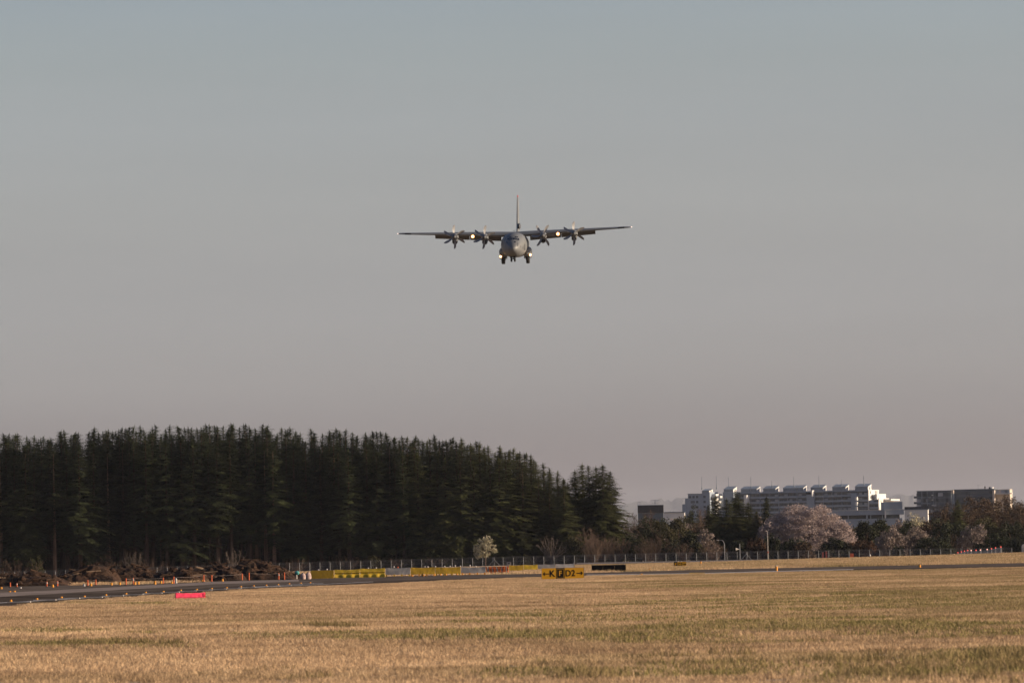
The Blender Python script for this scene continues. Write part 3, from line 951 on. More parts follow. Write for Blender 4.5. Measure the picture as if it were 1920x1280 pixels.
def conifer(seed, H, R, cb, mt, bark, dead=True, whorl=.42, per=10, pw=.85, jag=.3):
    """meshes of one conifer: trunk, crown, dead lower branches"""
    rng = random.Random(seed)
    cm = MB()
    z = cb
    lop = rng.random() * 6.28
    while z < H - .35:
        t = (z - cb) / (H - cb)
        env = R * (1 - t) ** pw * min(1.0, .45 + 2.2 * t if cb > 4 else .8 + t)
        wob = 1 + jag * noise.noise((seed * 3.1, z * .55, 0))
        n = max(4, int(per * (.7 + .3 * (1 - t)) + rng.random()))
        a0 = rng.random() * 6.28
        for i in range(n):
            a = a0 + 6.283 * i / n + rng.uniform(-.35, .35)
            ln = env * wob * rng.uniform(.4, 1.22) * (1 + .18 * math.cos(a - lop)) + .25
            rise = lin([(0, -.05), (.6, .2), (1, .55)], t) + rng.uniform(-.12, .12)
            spray(cm, (0, 0, z + rng.uniform(-.25, .25)), a, ln, rise, .22 + .12 * rng.random(), rng)
        z += whorl * rng.uniform(.75, 1.25) * (1.0 if t < .8 else .7)
    # leading shoot, a little bent
    bx, by = rng.uniform(-.25, .25), rng.uniform(-.25, .25)
    for k in range(5):
        zz = H - 1.3 + k * .27
        for i in range(4):
            a = rng.random() * 6.28
            l = .42 - .06 * k
            x0 = bx * (k / 5) ** 2
            cm.tri((x0, by * (k / 5) ** 2, zz), (x0, 0, zz + .25), (x0 + math.cos(a) * l, math.sin(a) * l, zz + .22))
    cm.tube((0, 0, H - 1.5), (bx, by, H + .35), .07, .02, 3)
    tm = MB()
    r0 = .16 + H * .009
    tm.path([(0, 0, -.3), (0, 0, .4), (.06 * rng.uniform(-1, 1), 0, H * .5), (0, 0, H - 1.2)], [r0 * 1.25, r0, r0 * .6, .05], 7)
    dm = None
    if dead and cb > 5:
        dm = MB()
        for k in range(26):
            zz = rng.uniform(2.0, cb + 3)
            a = rng.random() * 6.28
            l = rng.uniform(.5, 1.9)
            e = (math.cos(a) * l, math.sin(a) * l, zz - .15 * l)
            dm.tube((0, 0, zz), e, .035, .012, 3, cap=False)
            dm.tube((e[0] * .6, e[1] * .6, zz - .09 * l), (e[0] * .8 + .25 * rng.uniform(-1, 1), e[1] * .8 + .25 * rng.uniform(-1, 1), zz - .3), .02, .01, 3, cap=False)
        dm = dm.mesh('dead_branches', bark, recalc=False)
    return dict(H=H, trunk=tm.mesh('trunk', bark, smooth=True), crown=cm.mesh('crown', mt, recalc=False), dead=dm)

def plant_tree(name, kit, loc, H, label, cat, group=None, rz=None, wide=1.0):
    gz = ground_z(loc[0], loc[1])
    H -= gz
    s = H / kit['H']
    e = empty(name, (loc[0], loc[1], gz), random.random() * 6.28 if rz is None else rz, label, cat, group)
    sc = (s * wide, s * wide, s)
    for nm in ('trunk', 'crown', 'dead'):
        if kit.get(nm):
            o = link('dead_branches' if nm == 'dead' else nm, kit[nm], e, scale=sc)
            if nm == 'dead': o['kind'] = 'stuff'
    return e

K_HIGH = [conifer(s, 27, 4.3, 6.2 + 1.8 * (s % 3), MAT['needles'], MAT['bark_pale'] if s == 2 else MAT['bark'], pw=.62) for s in range(1, 7)]
K_MID = [conifer(10 + s, 26, 4.6, 3.5 + 1.6 * (s % 2), MAT['needles'], MAT['bark_pale'] if s == 3 else MAT['bark'], pw=.65) for s in range(1, 5)]
K_FULL = [conifer(20 + s, 23, 5.4, .9, MAT['needles_sunlit'], MAT['bark'], dead=False, per=11, pw=.75) for s in range(1, 6)]
K_WIDE = [conifer(30 + s, 19, 5.8, 1.0, MAT['needles_sunlit'], MAT['bark'], dead=False, per=13, pw=.68, whorl=.36) for s in range(1, 4)]

TOP = [(-30, 818), (0, 812), (60, 822), (140, 808), (200, 806), (270, 799), (330, 803), (400, 800), (440, 796), (520, 802), (560, 810), (640, 808), (700, 814), (770, 820), (860, 822), (900, 832), (940, 842), (985, 848), (1000, 858), (1040, 884), (1062, 900), (1085, 930)]
WOOD = 'conifers of the dense wood'
def zone(px):
    return ('behind the leftmost low earth heap' if px < 110 else 'behind the highest brown earth heap' if px < 310 else 'behind the striped middle earth heap' if px < 420 else
            'behind the right-hand earth heap' if px < 580 else 'behind the three left yellow sheets' if px < 725 else 'behind the yellow sheet pair' if px < 870 else 'around the white blossom bush' if px < 955 else 'at the sloping right end')
ORD = ['first', 'second', 'third', 'fourth', 'fifth', 'sixth', 'seventh', 'eighth', 'ninth', 'tenth', 'eleventh', 'twelfth', 'thirteenth']
rt = random.Random(5)
count = {}
for row in range(6):
    Y = 1140 + row * 7.5
    px = -34 + (row % 2) * 13
    while px < 1066 - row * 3:
        q = px + rt.uniform(-8, 8)
        top = lin(TOP, q) + (rt.uniform(14, 40) if row == 0 else rt.uniform(-3, 18) if row < 3 else rt.uniform(-6, 11))
        yy = Y + rt.uniform(-2, 2)
        p = at(q, top, yy)
        H = p.z
        if row == 0 and q < 560 and rt.random() < .8 or row and q < 520 and rt.random() < .75: kit = rt.choice(K_HIGH)
        elif q < 760: kit = rt.choice(K_MID + K_HIGH[:1])
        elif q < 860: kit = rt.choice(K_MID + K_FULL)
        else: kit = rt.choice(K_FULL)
        zn = zone(q)
        if row == 0:
            count[zn] = count.get(zn, 0) + 1
            lb = f'{ORD[min(12, count[zn] - 1)]} front-row dark conifer from the left {zn}'
        else:
            lb = f'second-rank dark conifer {zn}' if row < 3 else f'back-row dark conifer with skyline spire {zn}'
        wd = rt.uniform(.95, 1.28) * (1.0 if q < 880 else 1.12)
        plant_tree('conifer_tree', kit, (p.x, yy, 0), H, lb, 'conifer tree', WOOD, rt.random() * 6.28, wd)
        px += (27 if row == 0 else 25) * rt.uniform(.8, 1.2)

# the wood's deep interior, one mass nobody could count
deep = conifer(77, 25, 5.0, 2.0, MAT['needles'], MAT['bark'], dead=False, whorl=.6, per=7)
deep2 = conifer(78, 20, 5.4, .6, MAT['needles'], MAT['bark'], dead=False, whorl=.6, per=7)
pts, scl = [], []
for row in range(9):
    Y = 1190 + row * 9
    px = -60
    while px < 985 - row * 6:
        q = px + rt.uniform(-8, 8)
        top = lin(TOP, q) + rt.uniform(8, 34)
        p = at(q, top, Y)
        pts.append((p.x, Y + rt.uniform(-3, 3), 0)); scl.append(p.z / 25)
        px += 26
scatter('deep_wood', pts, scl, [deep['crown'], deep['crown'], deep2['crown']])

# the separate clump at the wood's right
CL = 'conifers of the separate clump'
for q, top, Y, k, w, lb in ((1078, 881, 1153, 0, .85, 'slim leftmost conifer of the separate clump right of the wood'),
                            (1091, 868, 1160, 1, .8, 'tallest dark conifer on the left side of the separate clump'),
                            (1103, 873, 1151, 2, .8, 'middle conifer of the clump, with brownish lower branches'),
                            (1117, 874, 1156, 0, .85, 'conifer right of the middle of the separate clump'),
                            (1130, 870, 1147, 1, 1.0, 'tall broad conifer in the right half of the separate clump'),
                            (1143, 884, 1150, 2, 1.12, 'rightmost conifer of the clump with long branches reaching right'),
                            (1064, 905, 1158, 1, .8, 'short conifer in the gap between wood and clump')):
    p = at(q, top, Y)
    plant_tree('conifer_tree', K_WIDE[k], (p.x, Y, 0), p.z, lb, 'conifer tree', CL, rt.random() * 6.28, w)

def crown_clumps(seed, rx, ry, h, z0, mt, n_cl, per, leaf, cl_r, layered=.6, hollow=.55, dome=True, wob=.16):
    """leaf-sized faces in clumps spread through a domed crown"""
    rng = random.Random(seed)
    mb = MB()
    for i in range(n_cl):
        while True:
            x, y_, z = rng.uniform(-1, 1), rng.uniform(-1, 1), rng.uniform(0 if dome else -1, 1)
            d = math.sqrt(x * x + y_ * y_ + z * z)
            if d < 1 and d > hollow * rng.random(): break
        k = 1 + wob * noise.noise((x * 2.2 + seed, y_ * 2.2, z * 2.2))
        cx_, cy_, cz_ = x * rx * k, y_ * ry * k, z0 + (z * h if dome else (z + 1) * .5 * h) * k
        tilt = rng.uniform(-.3, .3)
        for j in range(per):
            a = rng.random() * 6.283
            r = cl_r * math.sqrt(rng.random())
            px_, py_ = cx_ + math.cos(a) * r, cy_ + math.sin(a) * r
            pz_ = cz_ + rng.gauss(0, cl_r * (1 - layered) * .8) - .25 * r * r / cl_r
            u = Vector((rng.uniform(-1, 1), rng.uniform(-1, 1), rng.uniform(-1, 1) * (1.2 - layered)))
            if u.length < .1: continue
            u.normalize()
            v = u.cross(Vector((rng.uniform(-1, 1), rng.uniform(-1, 1), rng.uniform(-1, 1))))
            if v.length < .1: continue
            v.normalize()
            s = leaf * rng.uniform(.6, 1.3)
            c = Vector((px_, py_, pz_))
            mb.quad(c - u * s, c - v * s * .5, c + u * s, c + v * s * .5)
    return mb.mesh('crown', mt, recalc=False)

def stem(seed, H, r, mt):
    rng = random.Random(seed)
    mb = MB()
    mb.path([(0, 0, -.3), (0, 0, .3), (.1, 0, H * .35)], [r * 1.3, r, r * .8], 7)
    for i in range(7):
        a = i * .9 + rng.random()
        mb.path([(.1, 0, H * .3), (math.cos(a) * H * .18, math.sin(a) * H * .18, H * .5), (math.cos(a) * H * .36, math.sin(a) * H * .36, H * .68)], [r * .55, r * .4, r * .15], 5)
    return mb.mesh('trunk', mt, smooth=True)

def leafy(name, px, top, base_px_w, Y, mt, label, cat='tree', seed=1, n=110, per=60, leaf=.20, clr=.66, z0f=.12, group=None, bark='bark', layered=.5, depth=.8):
    """a broad-leaved tree or bush seen at px with its top at row top and a crown base_px_w pixels wide"""
    p = at(px, top, Y)
    H = p.z - ground_z(p.x, Y)
    rx = base_px_w / 2 * Y / F
    e = empty(name, (p.x, Y, ground_z(p.x, Y)), random.random() * .6, label, cat, group)
    z0 = H * z0f
    link('crown', crown_clumps(seed, rx, rx * depth, (H - z0) * .96, z0, MAT[mt], n, per, leaf, clr, layered), e)
    link('trunk', stem(seed, H, .05 + H * .02, MAT[bark]), e)
    return e

def thicket(seed, H, R, mt, n=26, trunk=0.0, name='limbs', thick=.05):
    """a bare tree or shrub: stems fanning up from the foot (or from a short trunk), twigs and twiglets"""
    rng = random.Random(seed)
    mb = MB()
    if trunk: mb.path([(0, 0, -.3), (.03, 0, H * trunk * .6), (0, 0, H * trunk)], [thick * 3.2, thick * 2.4, thick * 2.0], 6)
    tl = .03
    for i in range(n):
        az = 6.283 * i / n + rng.uniform(-.3, .3)
        tip_r = R * rng.uniform(.02, 1.0) ** .42
        tip_z = H * (1 - .50 * (tip_r / R) ** 2.2) * rng.uniform(.86, 1.0)
        b = Vector((rng.uniform(-.15, .15) * R * (0 if trunk else 1), rng.uniform(-.15, .15) * R * (0 if trunk else 1), H * trunk - (.1 if not trunk else 0)))
        tip = Vector((math.cos(az) * tip_r, math.sin(az) * tip_r, tip_z))
        mid = b.lerp(tip, .5) + Vector((math.cos(az), math.sin(az), 0)) * R * .10 + Vector((rng.uniform(-.1, .1), rng.uniform(-.1, .1), 0)) * R
        pts = []
        for k in range(8):
            t = k / 7
            pts.append(b * (1 - t) ** 2 + mid * 2 * t * (1 - t) + tip * t * t + Vector((rng.uniform(-.03, .03), rng.uniform(-.03, .03), 0)) * R)
        mb.path(pts, [thick * (1 - .8 * k / 7) for k in range(8)], 4)
        for k in range(1, 8):
            d = (pts[k] - pts[k - 1]).normalized()
            for q in range(2 if k < 7 else 3):
                a = rng.random() * 6.283
                sd = Vector((math.cos(a), math.sin(a), rng.uniform(-.1, .3)))
                dr = (d * rng.uniform(.7, 1.1) + sd * rng.uniform(.45, .8)).normalized()
                l = H * rng.uniform(.08, .19) * (1.15 - .5 * k / 7)
                p0 = pts[k].lerp(pts[k - 1], rng.random())
                p1 = p0 + dr * l
                mb.tube(p0, p1, .018, .009, 3, cap=False)
                for w in range(9):
                    c = p0.lerp(p1, rng.uniform(.25, 1.0))
                    a2 = rng.random() * 6.283
                    e = c + (dr + Vector((math.cos(a2), math.sin(a2), rng.uniform(-.2, .6))) * .8).normalized() * H * rng.uniform(.03, .085)
                    o = Vector((rng.uniform(-1, 1), rng.uniform(-1, 1), rng.uniform(-1, 1))).normalized() * tl * .5
                    mb.tri(c - o, c + o, e)
    return mb.mesh(name, mt, recalc=False)

def bare(name, px, top, Y, label, mt='twig', seed=1, cat='bare tree', group=None, wpx=42, n=44, trunk=0.0, thick=.045):
    p = at(px, top, Y)
    gz = ground_z(p.x, Y)
    e = empty(name, (p.x, Y, gz), seed * 1.3, label, cat, group)
    link('limbs', thicket(seed, (p.z - gz) / .97, wpx * .68 * Y / F, MAT[mt], n, trunk, thick=thick), e)
    return e

# --- along the fence, from the wood to the right edge of the view
leafy('blossom_bush', 909, 1003, 44, 1128, 'petal_white', 'small bush covered in white blossom before the dark wood', 'blossom tree', 3, 60, 34, .17, .5, .32)
bare('bare_tree', 1033, 1004, 1130, 'bare vase-shaped tree with spreading pale branches by the fence', 'twig_grey', 4, trunk=.16, thick=.09, n=20, wpx=46)
leafy('green_bush', 1072, 1004, 50, 1132, 'leaf_mid', 'yellowish green bush right of the vase-shaped bare tree', 'bush', 5, 80, 60, .19, .6)
bare('bare_tree', 1097, 988, 1136, 'light brown twiggy tree in front of the clump of conifers', 'twig', 6, wpx=40)
bare('bare_tree', 1128, 1001, 1131, 'brown twiggy thicket tree left of the black board\'s right end', 'twig', 7, wpx=46)
bare('bare_tree', 1155, 1002, 1133, 'brown twiggy tree under the rightmost long conifer branches', 'twig', 8, wpx=50)
bare('bare_tree', 1112, 1006, 1128, 'low brown twiggy tree between two taller brown ones', 'twig', 9, wpx=40)
leafy('green_bush', 1198, 1010, 46, 1134, 'leaf_mid', 'olive green bush behind the fence right of the clump', 'bush', 10, 80, 60, .19, .6)
leafy('evergreen_tree', 1180, 1000, 34, 1142, 'leaf_dark', 'dark evergreen at the foot of the long conifer branches', 'tree', 11, 70, 60, .19, .6)
bare('bare_tree', 1233, 1002, 1132, 'reddish brown twiggy tree left of the far yellow sign', 'twig', 12, wpx=50)
bare('bare_tree', 1213, 1013, 1129, 'low brown twiggy bush left of the far yellow sign', 'twig', 13, cat='bush', wpx=40)
leafy('evergreen_bush', 1259, 1015, 36, 1133, 'leaf_dark', 'dark green bush just above the far yellow sign\'s left end', 'bush', 14, 70, 60, .19, .6)
bare('bare_tree', 1281, 1019, 1130, 'small brown twiggy bush above the far yellow sign\'s right end', 'twig', 15, cat='bush', wpx=32)
leafy('green_bush', 1305, 1016, 38, 1133, 'leaf_mid', 'round olive green bush left of the curved street lamp', 'bush', 16, 80, 60, .19, .6)
bare('bare_tree', 1335, 1014, 1131, 'brown twiggy bush close behind the curved street lamp', 'twig', 17, cat='bush', wpx=40)
leafy('blossom_tree', 1325, 989, 42, 1145, 'petal_dim', 'greyish pale blossom tree behind the curved street lamp', 'blossom tree', 18, 80, 40, .2, .6)
leafy('evergreen_tree', 1296, 993, 50, 1150, 'leaf_dark', 'dark spreading evergreen left of the greyish blossom tree', 'tree', 19, 90, 62, .20, .7)
leafy('evergreen_tree', 1243, 963, 64, 1190, 'leaf_mid', 'broad green tree below the dark ribbed box building', 'tree', 20, 110, 62, .20, .8)
leafy('evergreen_tree', 1212, 961, 54, 1196, 'leaf_dark', 'dark green tree left below the dark ribbed box building', 'tree', 21, 90, 62, .20, .8)
leafy('evergreen_tree', 1272, 966, 50, 1200, 'leaf_mid', 'green tree right below the dark ribbed box building', 'tree', 22, 90, 62, .20, .8)
bare('bare_tree', 1186, 961, 1230, 'pinkish brown bare tree beside the long conifer branches', 'twig_grey', 23, trunk=.2, wpx=36)
bare('bare_tree', 1215, 960, 1240, 'dark bare tree standing before the ribbed box building', 'twig', 24, trunk=.2, wpx=40)
leafy('blossom_tree', 1283, 970, 44, 1260, 'petal_dim', 'pale pink blossom tree peeping over the green trees', 'blossom tree', 25, 70, 40, .2, .6)
leafy('evergreen_tree', 1297, 950, 42, 1290, 'leaf_dark', 'dark round evergreen before the left end of the white apartments', 'tree', 26, 80, 62, .20, .8)
bare('bare_tree', 1318, 955, 1280, 'brown bare tree touching the dark round evergreen', 'twig', 27, trunk=.2, wpx=36)
leafy('evergreen_tree', 1311, 978, 40, 1255, 'leaf_brown', 'brownish tree beneath the dark round evergreen', 'tree', 28, 80, 60, .19, .7)
for q, top, Y, k, w, lb in ((1328, 947, 1170, 2, 1.1, 'low leftmost conifer at the foot of the trio before the apartments'), (1418, 957, 1172, 1, 1.1, 'low rightmost conifer at the foot of the trio before the apartments'),
                            (1341, 929, 1182, 0, 1.1, 'left dark conifer of the trio before the white apartments'),
                            (1362, 934, 1176, 1, 1.2, 'lower conifer in the middle of the trio before the apartments'),
                            (1379, 921, 1180, 2, 1.25, 'tallest conifer before the white apartments'),
                            (1403, 941, 1178, 0, 1.2, 'right conifer of the trio before the white apartments'),
                            (1437, 930, 1215, 1, .85, 'slim dark conifer standing alone left of the cherry tree')):
    p = at(q, top, Y)
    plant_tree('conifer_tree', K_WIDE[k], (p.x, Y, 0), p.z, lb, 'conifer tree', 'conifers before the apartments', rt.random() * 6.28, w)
leafy('reddish_bush', 1417, 1006, 46, 1140, 'leaf_red', 'round reddish brown bush left of the tall white pole', 'bush', 29, 110, 62, .18, .6, .04)
leafy('evergreen_bush', 1382, 1010, 34, 1142, 'leaf_dark', 'dark bush behind the horn-shaped camera post', 'bush', 30, 80, 62, .18, .6, .04)
leafy('reddish_bush', 1448, 997, 36, 1150, 'leaf_dark', 'dark bush right behind the tall white pole', 'bush', 31, 80, 62, .20, .6, .04)

# the great cherry tree
pc = at(1510, 942, 1170)
ch = empty('cherry_tree', (pc.x, 1170, 0), 0, 'great round cherry tree in pale pink blossom before the white apartments', 'cherry tree')
rx = 92 * 1170 / F
link('crown', crown_clumps(41, rx, rx * .8, pc.z - 1.8, 1.6, MAT['petal'], 900, 66, .145, 1.0, .72, .95, wob=.07), ch)
link('trunk', stem(41, pc.z, .34, MAT['bark']), ch)
leafy('cherry_tree', 1576, 972, 60, 1166, 'petal', 'lower cherry tree in blossom on the great one\'s right flank', 'cherry tree', 42, 170, 50, .19, .95, .16)
leafy('cherry_tree', 1445, 973, 54, 1166, 'petal', 'lower cherry tree in blossom on the great one\'s left flank', 'cherry tree', 43, 150, 50, .19, .95, .16)
leafy('evergreen_bush', 1490, 1008, 70, 1138, 'leaf_dark', 'dark dome-shaped bush under the great cherry tree', 'bush', 44, 150, 62, .18, .6, .03)
leafy('reddish_bush', 1505, 1013, 42, 1135, 'leaf_brown', 'brown bush in front of the dark dome under the cherry', 'bush', 45, 90, 62, .18, .6, .03)
leafy('evergreen_bush', 1565, 1009, 74, 1139, 'leaf_dark', 'dark dome-shaped bush behind the two red posts', 'bush', 46, 150, 62, .18, .6, .03)
leafy('reddish_bush', 1612, 1010, 78, 1140, 'leaf_red', 'long reddish brown bush behind the orange box', 'bush', 47, 160, 62, .18, .6, .03)
# right-hand trees
leafy('pine_tree', 1622, 975, 50, 1175, 'leaf_dark', 'dark pine at the right foot of the great cherry tree', 'pine tree', 48, 110, 62, .20, .7, .25)
leafy('pine_tree', 1650, 971, 44, 1182, 'leaf_dark', 'dark pine before the pale parking deck', 'pine tree', 49, 100, 46, .25, .7, .25)
leafy('evergreen_tree', 1600, 985, 36, 1180, 'leaf_mid', 'olive tree between the cherry flank and the dark pines', 'tree', 50, 80, 62, .20, .7, .2)
leafy('blossom_tree', 1680, 967, 38, 1230, 'petal_dim', 'dim pinkish blossom tree below the deck\'s right end', 'blossom tree', 51, 70, 40, .22, .7)
leafy('blossom_tree', 1716, 958, 60, 1300, 'petal_white', 'white blossom tree spread before the low white wall', 'blossom tree', 52, 90, 30, .22, .8, .3)
leafy('evergreen_tree', 1700, 975, 44, 1205, 'leaf_dark', 'dark evergreen below the white blossom tree', 'tree', 53, 90, 62, .20, .7)
leafy('evergreen_tree', 1733, 978, 46, 1200, 'leaf_brown', 'brownish evergreen right below the white blossom tree', 'tree', 54, 90, 62, .20, .7)
leafy('blossom_tree', 1668, 991, 66, 1155, 'petal_dim', 'dim pinkish blossom tree right of the reddish bush', 'blossom tree', 55, 150, 62, .18, .7, .05)
leafy('blossom_tree', 1718, 987, 62, 1158, 'petal_dim', 'dim pinkish blossom tree above the large dark dome bush', 'blossom tree', 56, 140, 62, .18, .7, .05)
leafy('evergreen_bush', 1752, 1003, 92, 1140, 'leaf_dark', 'large dark dome-shaped bush left of the red-lit fence', 'bush', 57, 190, 62, .18, .6, .03)
leafy('evergreen_bush', 1684, 1022, 26, 1138, 'leaf_dark', 'small dark round bush between blossom and large dome', 'bush', 58, 50, 46, .2, .5, .03)
for q, top, Y, k, w, lb in ((1795, 936, 1210, 2, .95, 'dark conifer with layered branches before the slate apartment block'),):
    p = at(q, top, Y)
    plant_tree('conifer_tree', K_WIDE[k], (p.x, Y, 0), p.z, lb, 'conifer tree', None, 1.0, w)
leafy('evergreen_tree', 1764, 972, 62, 1195, 'leaf_dark', 'dark evergreen left below the layered conifer', 'tree', 59, 110, 62, .20, .8)
leafy('evergreen_tree', 1800, 984, 56, 1190, 'leaf_dark', 'dark evergreen right below the layered conifer', 'tree', 60, 110, 62, .20, .8)
leafy('evergreen_tree', 1845, 968, 84, 1200, 'leaf_mid', 'broad olive evergreen in front of the brown wooded rise', 'tree', 61, 150, 62, .20, .8)
leafy('evergreen_tree', 1898, 977, 76, 1198, 'leaf_dark', 'dark broad evergreen at the right edge of the view', 'tree', 62, 140, 62, .20, .8)
bare('bare_tree', 1775, 1000, 1160, 'pinkish brown bare tree behind the red-lit fence\'s left end', 'twig', 63, wpx=66)
leafy('blossom_tree', 1828, 984, 72, 1162, 'petal_dim', 'dim pinkish blossom tree over the red-lit fence', 'blossom tree', 64, 150, 62, .18, .7, .05)
leafy('evergreen_bush', 1868, 1000, 98, 1146, 'leaf_dark', 'dark wide bush behind the red-lit fence', 'bush', 65, 190, 62, .18, .6, .03)
leafy('evergreen_bush', 1925, 1001, 70, 1144, 'leaf_dark', 'dark bush at the right edge beside the white marker', 'bush', 66, 140, 62, .18, .6, .03)
BR = 'brown trees of the wooded rise'
for i, (q, top, Y, w, lb) in enumerate(((1758, 950, 1330, 46, 'brown tree before the lower left of the slate block'), (1782, 938, 1345, 44, 'brown tree before the middle of the slate block'),
                                        (1822, 924, 1360, 56, 'tallest brown tree before the slate block'), (1846, 921, 1368, 44, 'brown tree before the beige wing'),
                                        (1868, 931, 1372, 54, 'brown tree below the beige wing\'s balcony'), (1895, 929, 1375, 60, 'brown tree right of the beige wing'),
                                        (1920, 926, 1378, 66, 'brown tree at the right edge on the rise'), (1806, 944, 1335, 50, 'lower brown tree behind the layered conifer'), (1856, 950, 1330, 70, 'lower brown tree in the middle of the rise'), (1908, 950, 1330, 70, 'lower brown tree at the right of the rise'))):
    leafy('brown_tree', q, top, w * 1.3, Y, 'leaf_brown', lb, 'tree', 70 + i, 200, 60, .19, .85, .1, BR)
# scrub at the foot of the wood
SB = 'scrub bushes at the foot of the wood'
for i, (q, top, k, lb) in enumerate(((66, 1038, 'g', 'green leafy scrub between the two left pale trunks'), (24, 1046, 'b', 'twiggy scrub at the far left foot of the wood'), (205, 1040, 'b', 'twiggy scrub above the tallest earth heap'), (250, 1034, 'b', 'pale bare scrub fan above the earth heap'),
                                     (285, 1043, 'b', 'twiggy scrub right of the pale bare fan'), (436, 1028, 'b', 'bare scrub round a pale trunk above the right heap'), (560, 1045, 'b', 'brown scrub behind the white sacks'), (655, 1042, 'b', 'brown scrub behind the second yellow sheet'), (745, 1045, 'b', 'brown scrub behind the first grey sheet'),
                                     (818, 1040, 'b', 'brown scrub behind the yellow sheet pair'), (985, 1040, 'g', 'green scrub left of the vase-shaped bare tree'), (700, 1040, 'g', 'green scrub behind the third yellow sheet'))):
    if k == 'g': leafy('scrub_bush', q, top, 30, 1128, 'leaf_mid', lb, 'bush', 90 + i, 40, 30, .16, .5, .1, SB)
    else: bare('scrub_bush', q, top, 1129, lb, 'twig_grey' if i in (3, 5) else 'twig', 90 + i, 'bush', SB, wpx=44, n=16, thick=.03)
# ------------------------------------------------------------------ perimeter fence
FY = 1120.0
FT = [(-60, 1054.0), (90, 1052.7), (394, 1048.6), (602, 1046.3), (889, 1043.6), (1200, 1042.0), (1454, 1041.4), (1800, 1043.3), (1960, 1044)]
def ftop(px): return at(px, lin(FT, px) - 0.0185 * (px - 960), FY)
fence = empty('chain_link_fence', (0, FY, 0), 0, 'long grey chain-link fence with steel posts running before the trees', 'fence')
pm_ = MB(); pm_.tube((0, 0, -.2), (0, 0, 1.70), .048, .048, 7); pm_.tube((0, 0, 1.70), (0, -.10, 1.86), .035, .03, 6)
POST = pm_.mesh('post', MAT['steel'])
px = -30.0
fx = []
while px < 1905:
    p = ftop(px)
    fx.append((p.x, p.z - 1.74, px))
    link('post', POST, fence, (p.x, 0, p.z - 1.86))
    px += 19.08
wm = MB()
for (xa, za, _), (xb, zb, _) in zip(fx, fx[1:]):
    for h in (.08, .85, 1.62): wm.tube((xa, .05, za + h), (xb, .05, zb + h), .014, .014, 3, cap=False)
    for h in (1.78, 1.86): wm.tube((xa, -.05, za + h - .04), (xb, -.05, zb + h - .04), .008, .008, 3, cap=False)
    n = 9
    w = (xb - xa) / n
    hh = 1.54
    for i in range(-n, n + 1):
        for sg in (1, -1):
            # diagonal wires clipped to the bay
            x0 = xa + i * w if sg > 0 else xb - i * w
            t0, t1 = 0.0, 1.0
            run = hh * sg * .9
            for lim, inside in ((xa, 1), (xb, -1)):
                if abs(run) > 1e-6:
                    tt = (lim - x0) / run
                    if inside * run > 0: t0 = max(t0, tt)
                    else: t1 = min(t1, tt)
            if t1 - t0 > .05:
                def zz(x, t): return za + (zb - za) * (x - xa) / (xb - xa) + .08 + hh * t
                wm.tube((x0 + run * t0, .05, zz(x0 + run * t0, t0)), (x0 + run * t1, .05, zz(x0 + run * t1, t1)), .0075, .0075, 3, cap=False)
tag(wm.build('wire_netting', MAT['wire'], fence, recalc=False), kind='stuff')
for bp in (926.5, 1399.0):
    p = ftop(bp)
    link('post', POST, fence, (p.x, -.05, p.z - 1.86))
    for sgn in (-1, 1):
        bb = MB(); bb.tube((p.x, -.08, p.z - .45), (p.x + sgn * 1.2, -.08, p.z - 1.8), .035, .035, 6)
        bb.build('brace', MAT['steel'], fence)

